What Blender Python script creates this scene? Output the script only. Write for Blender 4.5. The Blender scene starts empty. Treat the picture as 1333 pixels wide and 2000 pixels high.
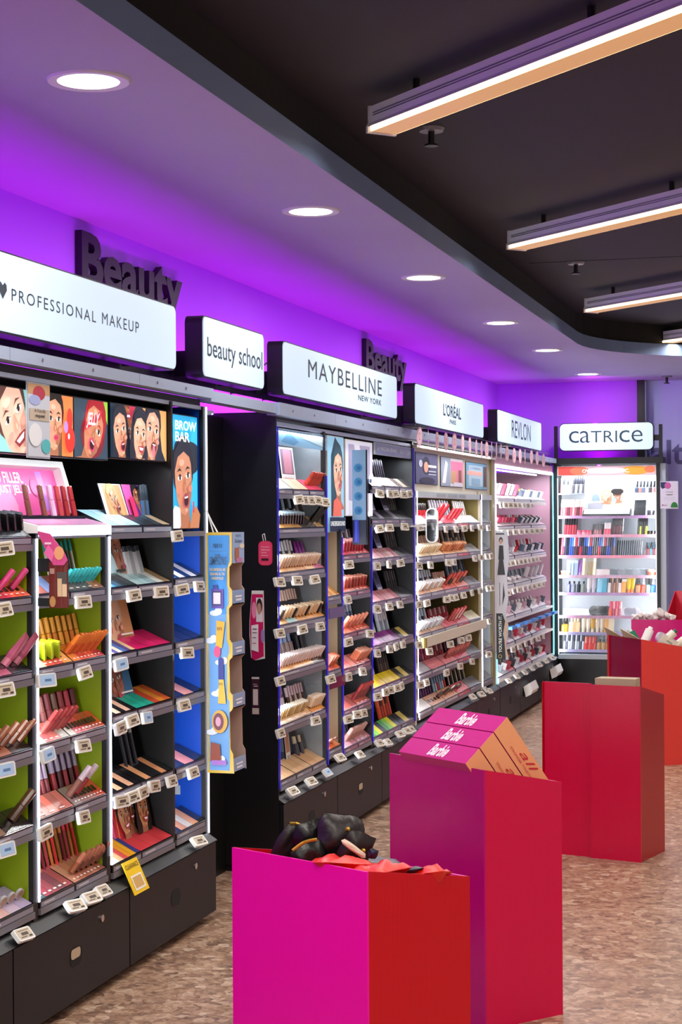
import bpy, math, random
from mathutils import Vector, Matrix, Quaternion

RND = random.Random(11)
SC = bpy.context.scene
COL = SC.collection

# ------------------------------------------------------------------ camera, world, exposure
FPX = 3430.0
YAW = math.atan((1615 - 666.5) / FPX)
ROLL = math.radians(0.37)
EYE = 1.55
cam_data = bpy.data.cameras.new('camera')
cam = bpy.data.objects.new('camera', cam_data)
COL.objects.link(cam)
cam_data.sensor_fit = 'VERTICAL'
cam_data.sensor_height = 36.0
cam_data.lens = FPX / 2000 * 36.0
cam_data.shift_y = 10.0 / 2000
cam_data.clip_start = 0.05
cam_data.clip_end = 100
_f = Vector((-math.sin(YAW), math.cos(YAW), 0)); _r = Vector((math.cos(YAW), math.sin(YAW), 0)); _u = Vector((0, 0, 1))
_c, _s = math.cos(ROLL), math.sin(ROLL)
_x = _r * _c - _u * _s; _y = _r * _s + _u * _c; _z = -_f
cam.matrix_world = Matrix(((_x.x, _y.x, _z.x, 0), (_x.y, _y.y, _z.y, 0), (_x.z, _y.z, _z.z, EYE), (0, 0, 0, 1)))
SC.camera = cam

world = bpy.data.worlds.new('world'); SC.world = world
world.use_nodes = True
world.node_tree.nodes['Background'].inputs[0].default_value = (0.5, 0.5, 0.6, 1)
world.node_tree.nodes['Background'].inputs[1].default_value = 0.05

vs = SC.view_settings
vs.view_transform = 'Standard'; vs.look = 'None'; vs.gamma = 1.0; vs.use_curve_mapping = False
vs.exposure = 0.0

DOWN_W = 12.0          # each ceiling downlight
FIX_E = 5.0           # linear lamp lens emission
PURPLE_W = 21.0       # each purple wash lamp
STRIP_E = 5.0         # cool white shelf strips
BAR_W = 5.0           # light bars under the headers

# purple wash lamps standing in the channel on top of the units, shining up the wall
def area(name, loc, direction, sx, sy, color, power, spread=180):
    l = bpy.data.lights.new(name, 'AREA'); l.shape = 'RECTANGLE'
    l.size = sx; l.size_y = sy; l.color = color; l.energy = power; l.spread = math.radians(spread)
    o = bpy.data.objects.new(name, l); COL.objects.link(o)
    o.location = loc
    d = Vector(direction).normalized()
    yv = Vector((0, 1, 0)) if abs(d.y) < .5 else Vector((1, 0, 0))
    zv = -d; xv = yv.cross(zv).normalized(); yv = zv.cross(xv)
    o.rotation_euler = Matrix(((xv.x, yv.x, zv.x), (xv.y, yv.y, zv.y), (xv.z, yv.z, zv.z))).to_euler()
    return o
LAMP_W = 24.0         # each linear lamp, downwards
PURPLE = (0.62, 0.004, 0.86)
for k in range(5):
    area('wall_wash_lamp', (-2.53, 3.6 + 2.65 * k, 2.07), (-1, 0, .4), 0.02, 2.6, PURPLE, PURPLE_W)
area('wall_wash_lamp', (-1.95, 15.62, 2.08), (0, 1, .8), 1.5, 0.02, (0.66, 0.01, 0.82), PURPLE_W * .3)

# ------------------------------------------------------------------ colour + materials
def lin(h):
    if isinstance(h, (tuple, list)): return (h[0], h[1], h[2], 1)
    h = h.lstrip('#')
    def g(v): v /= 255; return v / 12.92 if v <= .04045 else ((v + .055) / 1.055) ** 2.4
    return (g(int(h[0:2], 16)), g(int(h[2:4], 16)), g(int(h[4:6], 16)), 1)

def mat(name, col='808080', rough=.5, metal=0, emit=None, es=0, noise=0, nscale=20, bump=0, coat=0, spec=None, trans=0, alpha=1, stretch=None):
    m = bpy.data.materials.new(name); m.use_nodes = True
    nt = m.node_tree; b = nt.nodes['Principled BSDF']
    b.inputs['Base Color'].default_value = lin(col)
    b.inputs['Roughness'].default_value = rough
    b.inputs['Metallic'].default_value = metal
    if coat: b.inputs['Coat Weight'].default_value = coat; b.inputs['Coat Roughness'].default_value = .08
    if spec is not None: b.inputs['Specular IOR Level'].default_value = spec
    if trans: b.inputs['Transmission Weight'].default_value = trans
    if alpha < 1: b.inputs['Alpha'].default_value = alpha
    if emit: b.inputs['Emission Color'].default_value = lin(emit); b.inputs['Emission Strength'].default_value = es
    if noise or bump:
        tc = nt.nodes.new('ShaderNodeTexCoord'); n = nt.nodes.new('ShaderNodeTexNoise')
        n.inputs['Scale'].default_value = nscale; n.inputs['Detail'].default_value = 4
        src = tc.outputs['Object']
        if stretch:
            mp = nt.nodes.new('ShaderNodeMapping'); mp.inputs['Scale'].default_value = stretch
            nt.links.new(src, mp.inputs[0]); src = mp.outputs[0]
        nt.links.new(src, n.inputs['Vector'])
        if noise:
            mx = nt.nodes.new('ShaderNodeMix'); mx.data_type = 'RGBA'; mx.blend_type = 'MULTIPLY'
            mx.inputs[6].default_value = lin(col)
            rp = nt.nodes.new('ShaderNodeMapRange'); rp.inputs[3].default_value = 1 - noise; rp.inputs[4].default_value = 1 + noise
            nt.links.new(n.outputs['Fac'], rp.inputs[0]); nt.links.new(rp.outputs[0], mx.inputs[7])
            mx.inputs[0].default_value = 1
            nt.links.new(mx.outputs[2], b.inputs['Base Color'])
        if bump:
            bp = nt.nodes.new('ShaderNodeBump'); bp.inputs['Strength'].default_value = bump; bp.inputs['Distance'].default_value = .01
            nt.links.new(n.outputs['Fac'], bp.inputs['Height']); nt.links.new(bp.outputs[0], b.inputs['Normal'])
    return m

def objcol(name, rough, coat=0, metal=0):
    m = mat(name, 'ffffff', rough, metal, coat=coat); nt = m.node_tree
    oi = nt.nodes.new('ShaderNodeObjectInfo')
    nt.links.new(oi.outputs['Color'], nt.nodes['Principled BSDF'].inputs['Base Color'])
    return m

def printmat(name, rough, es=0):
    m = mat(name, 'ffffff', rough); nt = m.node_tree; b = nt.nodes['Principled BSDF']
    a = nt.nodes.new('ShaderNodeAttribute'); a.attribute_name = 'Col'
    nt.links.new(a.outputs['Color'], b.inputs['Base Color'])
    if es:
        nt.links.new(a.outputs['Color'], b.inputs['Emission Color']); b.inputs['Emission Strength'].default_value = es
    return m

M = {}
M['obj'] = objcol('product_plastic', .28, .3)
M['objmatte'] = objcol('product_matte', .5)
M['print'] = printmat('printed_card', .45)
M['printgloss'] = printmat('glossy_print', .22)
M['backlit'] = printmat('backlit_print', .4, .75)
M['backlit_soft'] = printmat('softly_backlit_print', .4, .5)
M['black'] = mat('black_satin', '0a0a0d', .42, noise=.1)
M['blackgloss'] = mat('black_gloss', '08080b', .22)
M['drawer'] = mat('drawer_laminate', '0b0a13', .45, noise=.06, nscale=60, spec=.3)
M['darkplastic'] = mat('smoked_plastic', '17141c', .2)
M['white'] = mat('white_plastic', 'e8e6e2', .35)
M['whitepaint'] = mat('white_paint', 'd8d8dc', .5)
M['alu'] = mat('brushed_aluminium', 'b4c4de', .35, .3, noise=.08, nscale=8, stretch=(40, 1, 40))
M['rail'] = mat('grey_rail', '77757f', .35, .2)
M['chrome'] = mat('chrome', 'd8d8d8', .12, 1)
M['wall'] = mat('wall_paint_with_purple_wash', 'a868dc', .75, noise=.03, nscale=3, bump=.02)  # lilac base: part of the purple LED wash is put into the wall colour
M['ceil'] = mat('ceiling_paint', 'a8a4c0', .8, noise=.05, nscale=1.5)
M['darkceil'] = mat('dark_ceiling_paint', '272638', .75, noise=.18, nscale=1.2)
M['riser'] = mat('riser_paint', '6c84ac', .7, noise=.12, nscale=4)
M['gap'] = mat('shadow_gap_black', '050507', .8)
M['letter'] = mat('dark_purple_letter', '10051a', .5)
M['lime'] = mat('lime_panel', '8fa800', .4, noise=.05, nscale=3)
M['blue'] = mat('blue_panel', '0d4fd0', .35, noise=.05, nscale=3)
M['marble'] = mat('silver_marbled_panel', '9aa0a6', .3, noise=.35, nscale=9)
M['beige'] = mat('beige_panel', 'a08c74', .4, noise=.1, nscale=6)
M['cream'] = mat('cream_panel', 'cfc8b4', .4)
M['olive'] = mat('olive_gold_panel', '8a7c42', .35)
M['palegrey'] = mat('pale_grey_panel', 'b8c2cc', .4, noise=.06, nscale=5)
M['pinkpanel'] = mat('lilac_pink_panel', 'c99cb4', .4)
M['whitepanel'] = mat('white_panel', 'e4eaf0', .4)
M['acrylic'] = mat('frosted_acrylic', 'dfe8f4', .15, alpha=.55)
M['sign'] = mat('lit_sign_face', 'a0b0bc', .35, emit='d2e8ff', es=.68)
M['strip'] = mat('cool_light_strip', 'ffffff', .4, emit='dce8ff', es=STRIP_E)
M['strip_soft'] = mat('soft_light_strip', 'ffffff', .4, emit='e8eeff', es=STRIP_E * .5)
M['bluestrip'] = mat('deep_blue_light_strip', '1818a0', .4, emit='1a16d8', es=.5)
M['cyanstrip'] = mat('cyan_light_strip', 'a0ffff', .4, emit='58e8f4', es=3.2)
M['magstrip'] = mat('magenta_light_bar', 'c050ff', .4, emit='b030ff', es=2.6)
M['lens'] = mat('warm_lamp_lens', 'fff0d8', .4, emit='ffdfb0', es=FIX_E)
M['diffuser'] = mat('lamp_diffuser', 'd8b888', .5, emit='e0a868', es=.5)
M['lampbody'] = mat('lamp_housing', 'e6e2f2', .45)
M['dlens'] = mat('downlight_lens', 'ffffff', .4, emit='fbfff4', es=4)
M['card'] = mat('kraft_card', 'b9a48a', .7)
M['sugar'] = mat('frosted_glass_wall', 'c0c4ff', .65, noise=.04, nscale=2)
M['mirror'] = mat('mirror_glass', 'c8ccd0', .05, 1)
def cardboard(name, c):
    return mat(name, c, .24, bump=.08, nscale=3, stretch=(60, 60, .6), spec=.32)

# floor: speckled vinyl
def floor_material():
    m = bpy.data.materials.new('speckled_vinyl'); m.use_nodes = True; nt = m.node_tree; b = nt.nodes['Principled BSDF']
    tc = nt.nodes.new('ShaderNodeTexCoord')
    def layer(scale, sx, rot, stops):
        mp = nt.nodes.new('ShaderNodeMapping'); mp.inputs['Scale'].default_value = (scale * sx, scale, scale); mp.inputs['Rotation'].default_value = (0, 0, rot)
        wn = nt.nodes.new('ShaderNodeTexNoise'); wn.inputs['Scale'].default_value = scale * .9
        ad = nt.nodes.new('ShaderNodeVectorMath'); ad.operation = 'MULTIPLY_ADD'
        ad.inputs[1].default_value = (.6, .6, .6)
        v = nt.nodes.new('ShaderNodeTexVoronoi'); v.inputs['Scale'].default_value = 1
        nt.links.new(tc.outputs['Object'], mp.inputs[0]); nt.links.new(tc.outputs['Object'], wn.inputs['Vector'])
        nt.links.new(wn.outputs['Color'], ad.inputs[0]); nt.links.new(mp.outputs[0], ad.inputs[2])
        nt.links.new(ad.outputs[0], v.inputs['Vector'])
        sp = nt.nodes.new('ShaderNodeSeparateColor'); nt.links.new(v.outputs['Color'], sp.inputs[0])
        r = nt.nodes.new('ShaderNodeValToRGB'); e = r.color_ramp.elements
        r.color_ramp.interpolation = 'LINEAR'
        e[0].position = stops[0][0]; e[0].color = lin(stops[0][1]); e[1].position = stops[-1][0]; e[1].color = lin(stops[-1][1])
        for p, c in stops[1:-1]:
            q = e.new(p); q.color = lin(c)
        nt.links.new(sp.outputs[0], r.inputs[0]); return r
    a = layer(30, 1.0, -.7, [(0, '5e443a'), (.18, '8a6854'), (.6, 'a88469'), (.85, 'c2a086'), (1, 'e2c8b0')])
    c = layer(70, 1.0, .3, [(0, '684c40'), (.3, '96745e'), (.7, 'ac8a72'), (1, 'd0b096')])
    mx = nt.nodes.new('ShaderNodeMix'); mx.data_type = 'RGBA'; mx.inputs[0].default_value = .45
    nt.links.new(a.outputs[0], mx.inputs[6]); nt.links.new(c.outputs[0], mx.inputs[7])
    nt.links.new(mx.outputs[2], b.inputs['Base Color'])
    b.inputs['Roughness'].default_value = .36
    return m
M['floor'] = floor_material()

# ------------------------------------------------------------------ mesh helpers
WO = {}
class MB:
    def __init__(s): s.v = []; s.f = []; s.m = []; s.c = []
    def face(s, pts, m=0, c=None):
        i = len(s.v); s.v += [tuple(p) for p in pts]; s.f.append(tuple(range(i, i + len(pts)))); s.m.append(m); s.c.append(c); return s
    def hexa(s, p, m=0, c=None):
        i = len(s.v); s.v += [tuple(q) for q in p]
        for q in ((0, 3, 2, 1), (4, 5, 6, 7), (0, 1, 5, 4), (1, 2, 6, 5), (2, 3, 7, 6), (3, 0, 4, 7)):
            s.f.append(tuple(i + k for k in q)); s.m.append(m); s.c.append(c)
        return s
    def box(s, x0, x1, y0, y1, z0, z1, m=0, c=None):
        return s.hexa([(x0, y0, z0), (x1, y0, z0), (x1, y1, z0), (x0, y1, z0), (x0, y0, z1), (x1, y0, z1), (x1, y1, z1), (x0, y1, z1)], m, c)
    def prism(s, pts, ext, m=0, c=None):
        pts = [Vector(p) for p in pts]; e = Vector(ext); n = len(pts); i = len(s.v)
        s.v += [tuple(p) for p in pts] + [tuple(p + e) for p in pts]
        s.f.append(tuple(range(i + n - 1, i - 1, -1))); s.f.append(tuple(range(i + n, i + 2 * n)))
        for k in range(n): s.f.append((i + k, i + (k + 1) % n, i + n + (k + 1) % n, i + n + k))
        s.m += [m] * (n + 2); s.c += [c] * (n + 2); return s
    def cyl(s, p0, p1, r0, r1=None, n=10, m=0, c=None, cap0=True, cap1=True):
        r1 = r0 if r1 is None else r1
        p0 = Vector(p0); p1 = Vector(p1); d = (p1 - p0).normalized()
        a = d.orthogonal().normalized(); b = d.cross(a); i = len(s.v)
        for p, r in ((p0, r0), (p1, r1)):
            for k in range(n):
                t = 2 * math.pi * k / n; s.v.append(tuple(p + (a * math.cos(t) + b * math.sin(t)) * r))
        for k in range(n): s.f.append((i + k, i + (k + 1) % n, i + n + (k + 1) % n, i + n + k)); s.m.append(m); s.c.append(c)
        if cap0: s.f.append(tuple(range(i + n - 1, i - 1, -1))); s.m.append(m); s.c.append(c)
        if cap1: s.f.append(tuple(range(i + n, i + 2 * n))); s.m.append(m); s.c.append(c)
        return s
    def ball(s, c0, rx, ry, rz, n=10, k=6, m=0, c=None):
        i = len(s.v); c0 = Vector(c0)
        s.v.append(tuple(c0 + Vector((0, 0, -rz))))
        for a in range(1, k):
            t = math.pi * a / k - math.pi / 2
            for b in range(n):
                q = 2 * math.pi * b / n; s.v.append(tuple(c0 + Vector((rx * math.cos(t) * math.cos(q), ry * math.cos(t) * math.sin(q), rz * math.sin(t)))))
        s.v.append(tuple(c0 + Vector((0, 0, rz)))); top = len(s.v) - 1
        def add(f): s.f.append(f); s.m.append(m); s.c.append(c)
        for b in range(n): add((i, i + 1 + (b + 1) % n, i + 1 + b)); add((top, top - n + b, top - n + (b + 1) % n))
        for a in range(k - 2):
            o = i + 1 + a * n
            for b in range(n): add((o + b, o + (b + 1) % n, o + n + (b + 1) % n, o + n + b))
        return s
    def tube(s, pts, r, n=6, m=0, c=None):
        for a, b in zip(pts[:-1], pts[1:]): s.cyl(a, b, r, n=n, m=m, c=c)
        return s
    def extend(s, verts, faces, m=0, c=None):
        i = len(s.v); s.v += [tuple(v) for v in verts]
        for f in faces: s.f.append(tuple(i + k for k in f)); s.m.append(m); s.c.append(c)
        return s
    def mesh(s, name, mats, org=Vector((0, 0, 0)), smooth=False):
        me = bpy.data.meshes.new(name)
        me.from_pydata([(v[0] - org.x, v[1] - org.y, v[2] - org.z) for v in s.v], [], s.f)
        for mm in mats: me.materials.append(M[mm] if isinstance(mm, str) else mm)
        me.polygons.foreach_set('material_index', s.m)
        if any(c is not None for c in s.c):
            at = me.color_attributes.new('Col', 'FLOAT_COLOR', 'CORNER'); buf = []
            for p, c in zip(me.polygons, s.c):
                cc = lin(c) if c is not None else (.5, .5, .5, 1)
                buf += list(cc) * len(p.vertices)
            at.data.foreach_set('color', buf)
        if smooth: me.polygons.foreach_set('use_smooth', [True] * len(me.polygons))
        me.update(); return me
    def build(s, name, mats, parent=None, smooth=False):
        if isinstance(mats, str) or not isinstance(mats, (list, tuple)): mats = [mats]
        xs = [v[0] for v in s.v]; ys = [v[1] for v in s.v]; zs = [v[2] for v in s.v]
        org = Vector(((min(xs) + max(xs)) / 2, (min(ys) + max(ys)) / 2, min(zs)))
        o = bpy.data.objects.new(name, s.mesh(name, mats, org, smooth)); COL.objects.link(o)
        po = Vector((0, 0, 0))
        if parent is not None: o.parent = parent; po = WO[parent.name]
        o.location = org - po; WO[o.name] = org
        return o

def tag(o, label, cat, group=None):
    o['label'] = label; o['category'] = cat
    if group: o['group'] = group
    return o
def struct(o, label=None):
    o['kind'] = 'structure'
    if label: o['label'] = label
    return o
def thing(name, loc, label, cat, group=None):
    o = bpy.data.objects.new(name, None); COL.objects.link(o); o.empty_display_size = .05
    o.location = loc; WO[o.name] = Vector(loc); return tag(o, label, cat, group)

def B(name, m, parent, *boxes):
    mb = MB()
    for b in boxes: mb.box(*b)
    return mb.build(name, m, parent)

ORD = ['first', 'second', 'third', 'fourth', 'fifth', 'sixth', 'seventh', 'eighth', 'ninth', 'tenth']
def ordn(i):
    if i < 10: return ORD[i]
    n = i + 1; suf = 'th' if 10 <= n % 100 <= 20 else {1: 'st', 2: 'nd', 3: 'rd'}.get(n % 10, 'th')
    return '%d%s' % (n, suf)

# text as mesh data, fitted to a box
TXT = {}
def text_geo(s, bold=0.0, shear=0.0, spacing=1.0):
    key = (s, bold, shear, spacing)
    if key in TXT: return TXT[key]
    cu = bpy.data.curves.new('lettering', 'FONT'); cu.body = s; cu.offset = bold; cu.shear = shear; cu.space_character = spacing; cu.resolution_u = 3
    o = bpy.data.objects.new('lettering_source', cu); COL.objects.link(o)
    dg = bpy.context.evaluated_depsgraph_get()
    me = bpy.data.meshes.new_from_object(o.evaluated_get(dg))
    vs_ = [tuple(v.co) for v in me.vertices]; fs = [tuple(p.vertices) for p in me.polygons]
    bpy.data.objects.remove(o); bpy.data.curves.remove(cu); bpy.data.meshes.remove(me)
    TXT[key] = (vs_, fs); return TXT[key]

class Frame:
    """a flat print: origin, right, up and normal of the sheet; shapes are layered a fraction of a millimetre apart"""
    def __init__(s, O, u, v, n=None, w=1, h=1, gap=.0004):
        s.O = Vector(O); s.u = Vector(u).normalized(); s.v = Vector(v).normalized()
        s.n = Vector(n).normalized() if n is not None else s.u.cross(s.v).normalized()
        s.w = w; s.h = h; s.k = 0; s.gap = gap; s.mb = MB()
    def at(s, x, y, d=0): return s.O + s.u * (x * s.w) + s.v * (y * s.h) + s.n * (s.k * s.gap + d)
    def poly(s, pts, c, m=0):
        for ax, lim, sg in ((0, 0, 1), (0, 1, -1), (1, 0, 1), (1, 1, -1)):
            out = []
            for a, b in zip(pts, pts[1:] + pts[:1]):
                ia = (a[ax] - lim) * sg >= -1e-9; ib = (b[ax] - lim) * sg >= -1e-9
                if ia: out.append(a)
                if ia != ib:
                    t = (lim - a[ax]) / (b[ax] - a[ax]); out.append((a[0] + (b[0] - a[0]) * t, a[1] + (b[1] - a[1]) * t))
            pts = out
            if len(pts) < 3: return s
        s.k += 1; s.mb.face([s.at(x, y) for x, y in pts], m, c); return s
    def rect(s, x0, x1, y0, y1, c): return s.poly([(x0, y0), (x1, y0), (x1, y1), (x0, y1)], c)
    def ell(s, cx, cy, rx, ry, c, rot=0, n=18, a0=0, a1=360):
        pts = []
        asp = s.w / s.h
        for k in range(n):
            t = math.radians(a0 + (a1 - a0) * k / (n if a1 - a0 == 360 else n - 1))
            x = rx * math.cos(t); y = ry * math.sin(t)
            X = x * asp; cr, sr = math.cos(rot), math.sin(rot)
            pts.append((cx + (X * cr - y * sr) / asp, cy + X * sr + y * cr))
        return s.poly(pts, c)
    def text(s, t, x0, x1, y0, y1, c, **k):
        vs_, fs = text_geo(t, **k)
        ax = min(v[0] for v in vs_); bx = max(v[0] for v in vs_); ay = min(v[1] for v in vs_); by = max(v[1] for v in vs_)
        s.k += 1
        s.mb.extend([s.at(x0 + (v[0] - ax) / (bx - ax) * (x1 - x0), y0 + (v[1] - ay) / (by - ay) * (y1 - y0)) for v in vs_], fs, 0, c)
        return s
    def build(s, name, m, parent): return s.mb.build(name, m, parent)

def lettering(name, t, O, u, v, w, h, depth, m, parent, **k):
    """raised letters: text fitted to w x h, with a real thickness"""
    vs_, fs = text_geo(t, **k)
    ax = min(p[0] for p in vs_); bx = max(p[0] for p in vs_); ay = min(p[1] for p in vs_); by = max(p[1] for p in vs_)
    O = Vector(O); u = Vector(u); v = Vector(v); n = u.cross(v)
    def P(p, d): return O + u * ((p[0] - ax) / (bx - ax) * w) + v * ((p[1] - ay) / (by - ay) * h) + n * d
    mb = MB(); mb.extend([P(p, depth) for p in vs_], fs)
    cnt = {}
    for f in fs:
        for a, b in zip(f, f[1:] + f[:1]): cnt[(a, b)] = 1
    for (a, b) in cnt:
        if (b, a) not in cnt: mb.face([P(vs_[a], 0), P(vs_[b], 0), P(vs_[b], depth), P(vs_[a], depth)])
    return mb.build(name, m, parent)

def mixc(a, b, t): return ''.join('%02x' % int(int(a[i:i+2], 16) * (1 - t) + int(b[i:i+2], 16) * t) for i in (0, 2, 4))
def face(F, cx, cy, h, skin='c98f6e', hair='2a1a16', lip='b02a3a', tilt=0, mouth='smile', hw=None, hairtop=True, longhair=True, shade='a86d50', look=0, brow=None):
    """a portrait print: hair, neck, head, brows, eyes, nose, mouth; h = head height in sheet units"""
    asp = F.w / F.h
    ct, st = math.cos(tilt), math.sin(tilt)
    def T(x, y):
        X = x * h; Y = y * h; return (cx + (X * ct - Y * st) / asp, cy + X * st + Y * ct)
    def E(x, y, rx, ry, c, r=0, n=14): 
        pts = []
        for k in range(n):
            t = 2 * math.pi * k / n; a = rx * math.cos(t); b = ry * math.sin(t)
            pts.append(T(x + a * math.cos(r) - b * math.sin(r), y + a * math.sin(r) + b * math.cos(r)))
        F.poly(pts, c)
    def Pg(pts, c): F.poly([T(*p) for p in pts], c)
    brow = brow or hair
    if longhair: Pg([(-.44, .35), (-.3, .58), (0, .66), (.3, .58), (.44, .35), (.52, -.3), (.46, -.8), (-.46, -.8), (-.52, -.3)], hair)
    else: E(0, .2, .43, .46, hair)
    Pg([(-.17, -.3), (.17, -.3), (.19, -.62), (.42, -.8), (-.42, -.8), (-.19, -.62)], shade)
    Pg([(-.33, .2), (-.27, .42), (0, .5), (.27, .42), (.33, .2), (.335, 0), (.29, -.24), (.16, -.44), (0, -.5), (-.16, -.44), (-.29, -.24), (-.335, 0)], skin)
    Pg([(.12, -.1), (.31, -.02), (.29, -.24), (.16, -.44), (.05, -.46)], shade)
    if hairtop: Pg([(-.36, .15), (-.36, .42), (-.15, .56), (.15, .56), (.36, .42), (.36, .15), (.27, .32), (.05, .42), (-.2, .36)], hair)
    for sx in (-1, 1):
        Pg([(sx * .06, .14), (sx * .15, .2), (sx * .27, .15), (sx * .15, .165)], brow)
        E(sx * .155, .06, .085, .042, 'f2ece8'); E(sx * .155 + look, .062, .036, .04, '24140f'); Pg([(sx * .06, .06), (sx * .155, .12), (sx * .26, .075), (sx * .155, .095)], '1b1010')
    Pg([(-.02, .06), (.02, .06), (.075, -.13), (0, -.165), (-.07, -.13)], shade)
    E(0, -.1, .025, .05, skin)
    for sx in (-1, 1): E(sx * .2, -.13, .075, .05, mixc(skin, 'e07a78', .35))
    E(-.1, .27, .1, .05, mixc(skin, 'ffffff', .25)); E(.0, -.42, .06, .03, mixc(skin, 'ffffff', .15))
    if mouth == 'smile':
        Pg([(-.17, -.22), (0, -.2), (.17, -.22), (.09, -.34), (-.09, -.34)], lip); Pg([(-.12, -.235), (.12, -.235), (.07, -.295), (-.07, -.295)], 'ffffff')
    elif mouth == 'open':
        E(0, -.28, .13, .11, lip); E(0, -.285, .085, .075, '3a0d14'); Pg([(-.07, -.225), (.07, -.225), (.06, -.25), (-.06, -.25)], 'ffffff')
    elif mouth == 'tongue':
        E(0, -.26, .13, .1, '5a1420'); E(0, -.33, .075, .12, 'd9788a'); Pg([(-.08, -.2), (.08, -.2), (.07, -.225), (-.07, -.225)], 'ffffff')
    else:
        E(0, -.27, .09, .055, lip); Pg([(-.09, -.265), (.09, -.265), (.03, -.275), (-.03, -.275)], '701020')

# ------------------------------------------------------------------ room
XW, YF, ZC, ZD = -2.88, 15.78, 2.75, 2.985
XR, YB = 3.4, -3.0
XF = -2.284            # front of the plinth drawers and of the signs
XS = -1.667            # edge of the raised dark ceiling
struct(B('floor', 'floor', None, (XW, XR, YB, YF + 1, -.06, 0)))
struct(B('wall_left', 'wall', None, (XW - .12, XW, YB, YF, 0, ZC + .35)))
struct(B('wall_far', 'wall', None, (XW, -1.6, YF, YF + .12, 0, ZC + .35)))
struct(B('wall_right', 'whitepaint', None, (XR, XR + .12, YB, YF + 1, 0, ZC + .35)))
struct(B('wall_back', 'whitepaint', None, (XW, XR, YB - .12, YB, 0, ZC + .35)))
wg = struct(B('window_1', 'sugar', None, (-1.545, XR, YF + .1, YF + .14, 0, ZC + .05)))
tr = struct(B('trim_1', 'black', None, (-1.615, -1.55, YF - .05, YF + .14, 0, ZC)))
struct(B('trim_2', 'alu', None, (-1.548, -1.54, YF - .03, YF + .09, 0.1, ZC - .01)))

# ceiling with a raised dark bay whose far left corner is rounded
def bay_outline(x0, y1, r, x1, y0, n=14):
    pts = [(x0, y0)]
    for k in range(n + 1):
        t = math.pi - (math.pi / 2) * k / n
        pts.append((x0 + r + r * math.cos(t), y1 - r + r * math.sin(t)))
    pts += [(x1, y1), (x1, y0)]
    return pts
OUT = bay_outline(XS, 13.75, 1.5, 3.0, -2.6)
cb = MB()
# lower ceiling as strips around the bay
Zt = ZC
cb.face([(XW, YB, Zt), (XS, YB, Zt), (XS, YF + 1, Zt), (XW, YF + 1, Zt)][::-1])
arc = OUT[1:-2]
for a, b in zip(arc[:-1], arc[1:]):
    cb.face([(a[0], a[1], Zt), (b[0], b[1], Zt), (b[0], YF + 1, Zt), (a[0], YF + 1, Zt)])
cb.face([(arc[-1][0], 13.75, Zt), (3.0, 13.75, Zt), (3.0, YF + 1, Zt), (arc[-1][0], YF + 1, Zt)])
cb.face([(3.0, YB, Zt), (XR, YB, Zt), (XR, YF + 1, Zt), (3.0, YF + 1, Zt)])
cb.face([(XS, YB, Zt), (3.0, YB, Zt), (3.0, -2.6, Zt), (XS, -2.6, Zt)])
ceil = struct(cb.build('ceiling', 'ceil'))
rb = MB()
for a, b in zip(OUT, OUT[1:] + OUT[:1]): rb.face([(a[0], a[1], ZC), (b[0], b[1], ZC), (b[0], b[1], ZC + .085), (a[0], a[1], ZC + .085)])
struct(rb.build('trim_3', 'riser'))
gb = MB(); GO = bay_outline(XS - .05, 13.80, 1.55, 3.05, -2.65)
for i in range(len(OUT)):
    a, b = OUT[i], OUT[(i + 1) % len(OUT)]; c, d = GO[i], GO[(i + 1) % len(GO)]
    gb.face([(a[0], a[1], ZC + .085), (b[0], b[1], ZC + .085), (d[0], d[1], ZC + .085), (c[0], c[1], ZC + .085)])
    gb.face([(c[0], c[1], ZC + .085), (d[0], d[1], ZC + .085), (d[0], d[1], ZD), (c[0], c[1], ZD)])
struct(gb.build('trim_4', 'gap'))
db = MB(); db.face([(x, y, ZD) for x, y in GO]); struct(db.build('ceiling_recess', 'darkceil'))
struct(B('ceiling_top', 'gap', None, (XW, XR, YB, YF + 1, ZC + .3, ZC + .34)))
struct(B('trim_5', 'gap', None, (XS + .05, 3.0, 9.895, 9.9, ZD - .002, ZD)))

# ceiling downlights
ring = MB(); n = 32
def ringpt(r, z, k): t = 2 * math.pi * k / n; return (r * math.cos(t), r * math.sin(t), z)
for k in range(n):
    for (r0, z0), (r1, z1) in (((.114, 0), (.111, -.006)), ((.111, -.006), (.086, -.004)), ((.086, -.004), (.084, -.001))):
        ring.face([ringpt(r0, z0, k), ringpt(r0, z0, k + 1), ringpt(r1, z1, k + 1), ringpt(r1, z1, k)])
ring_me = ring.mesh('trim_ring', ['whitepaint'])
lens = MB(); lens.face([ringpt(.084, -.0045, -k) for k in range(n)]); lens_me = lens.mesh('lens', ['dlens'])
DL = [2.35, 4.45, 6.6, 8.6, 10.76, 12.65, 14.9]
DLN = ['', 'nearest the camera, largest in the picture', 'second from the camera', 'third from the camera', 'fourth from the camera', 'fifth from the camera', 'farthest, above the end wall corner']
for i, y in enumerate(DL):
    t = thing('downlight', (-1.94, y, ZC), 'round recessed white downlight, ' + (DLN[i] or 'above the camera outside the frame'), 'downlight', 'recessed downlights along the shelf wall')
    for nm, me in (('trim_ring', ring_me), ('lens', lens_me)):
        o = bpy.data.objects.new(nm, me); COL.objects.link(o); o.parent = t
    l = bpy.data.lights.new('downlight_lamp', 'AREA'); l.shape = 'DISK'; l.size = .15; l.energy = DOWN_W; l.color = (1, .98, .94)
    lo = bpy.data.objects.new('downlight_lamp', l); COL.objects.link(lo); lo.location = (-1.94, y, ZC - .012)

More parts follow.
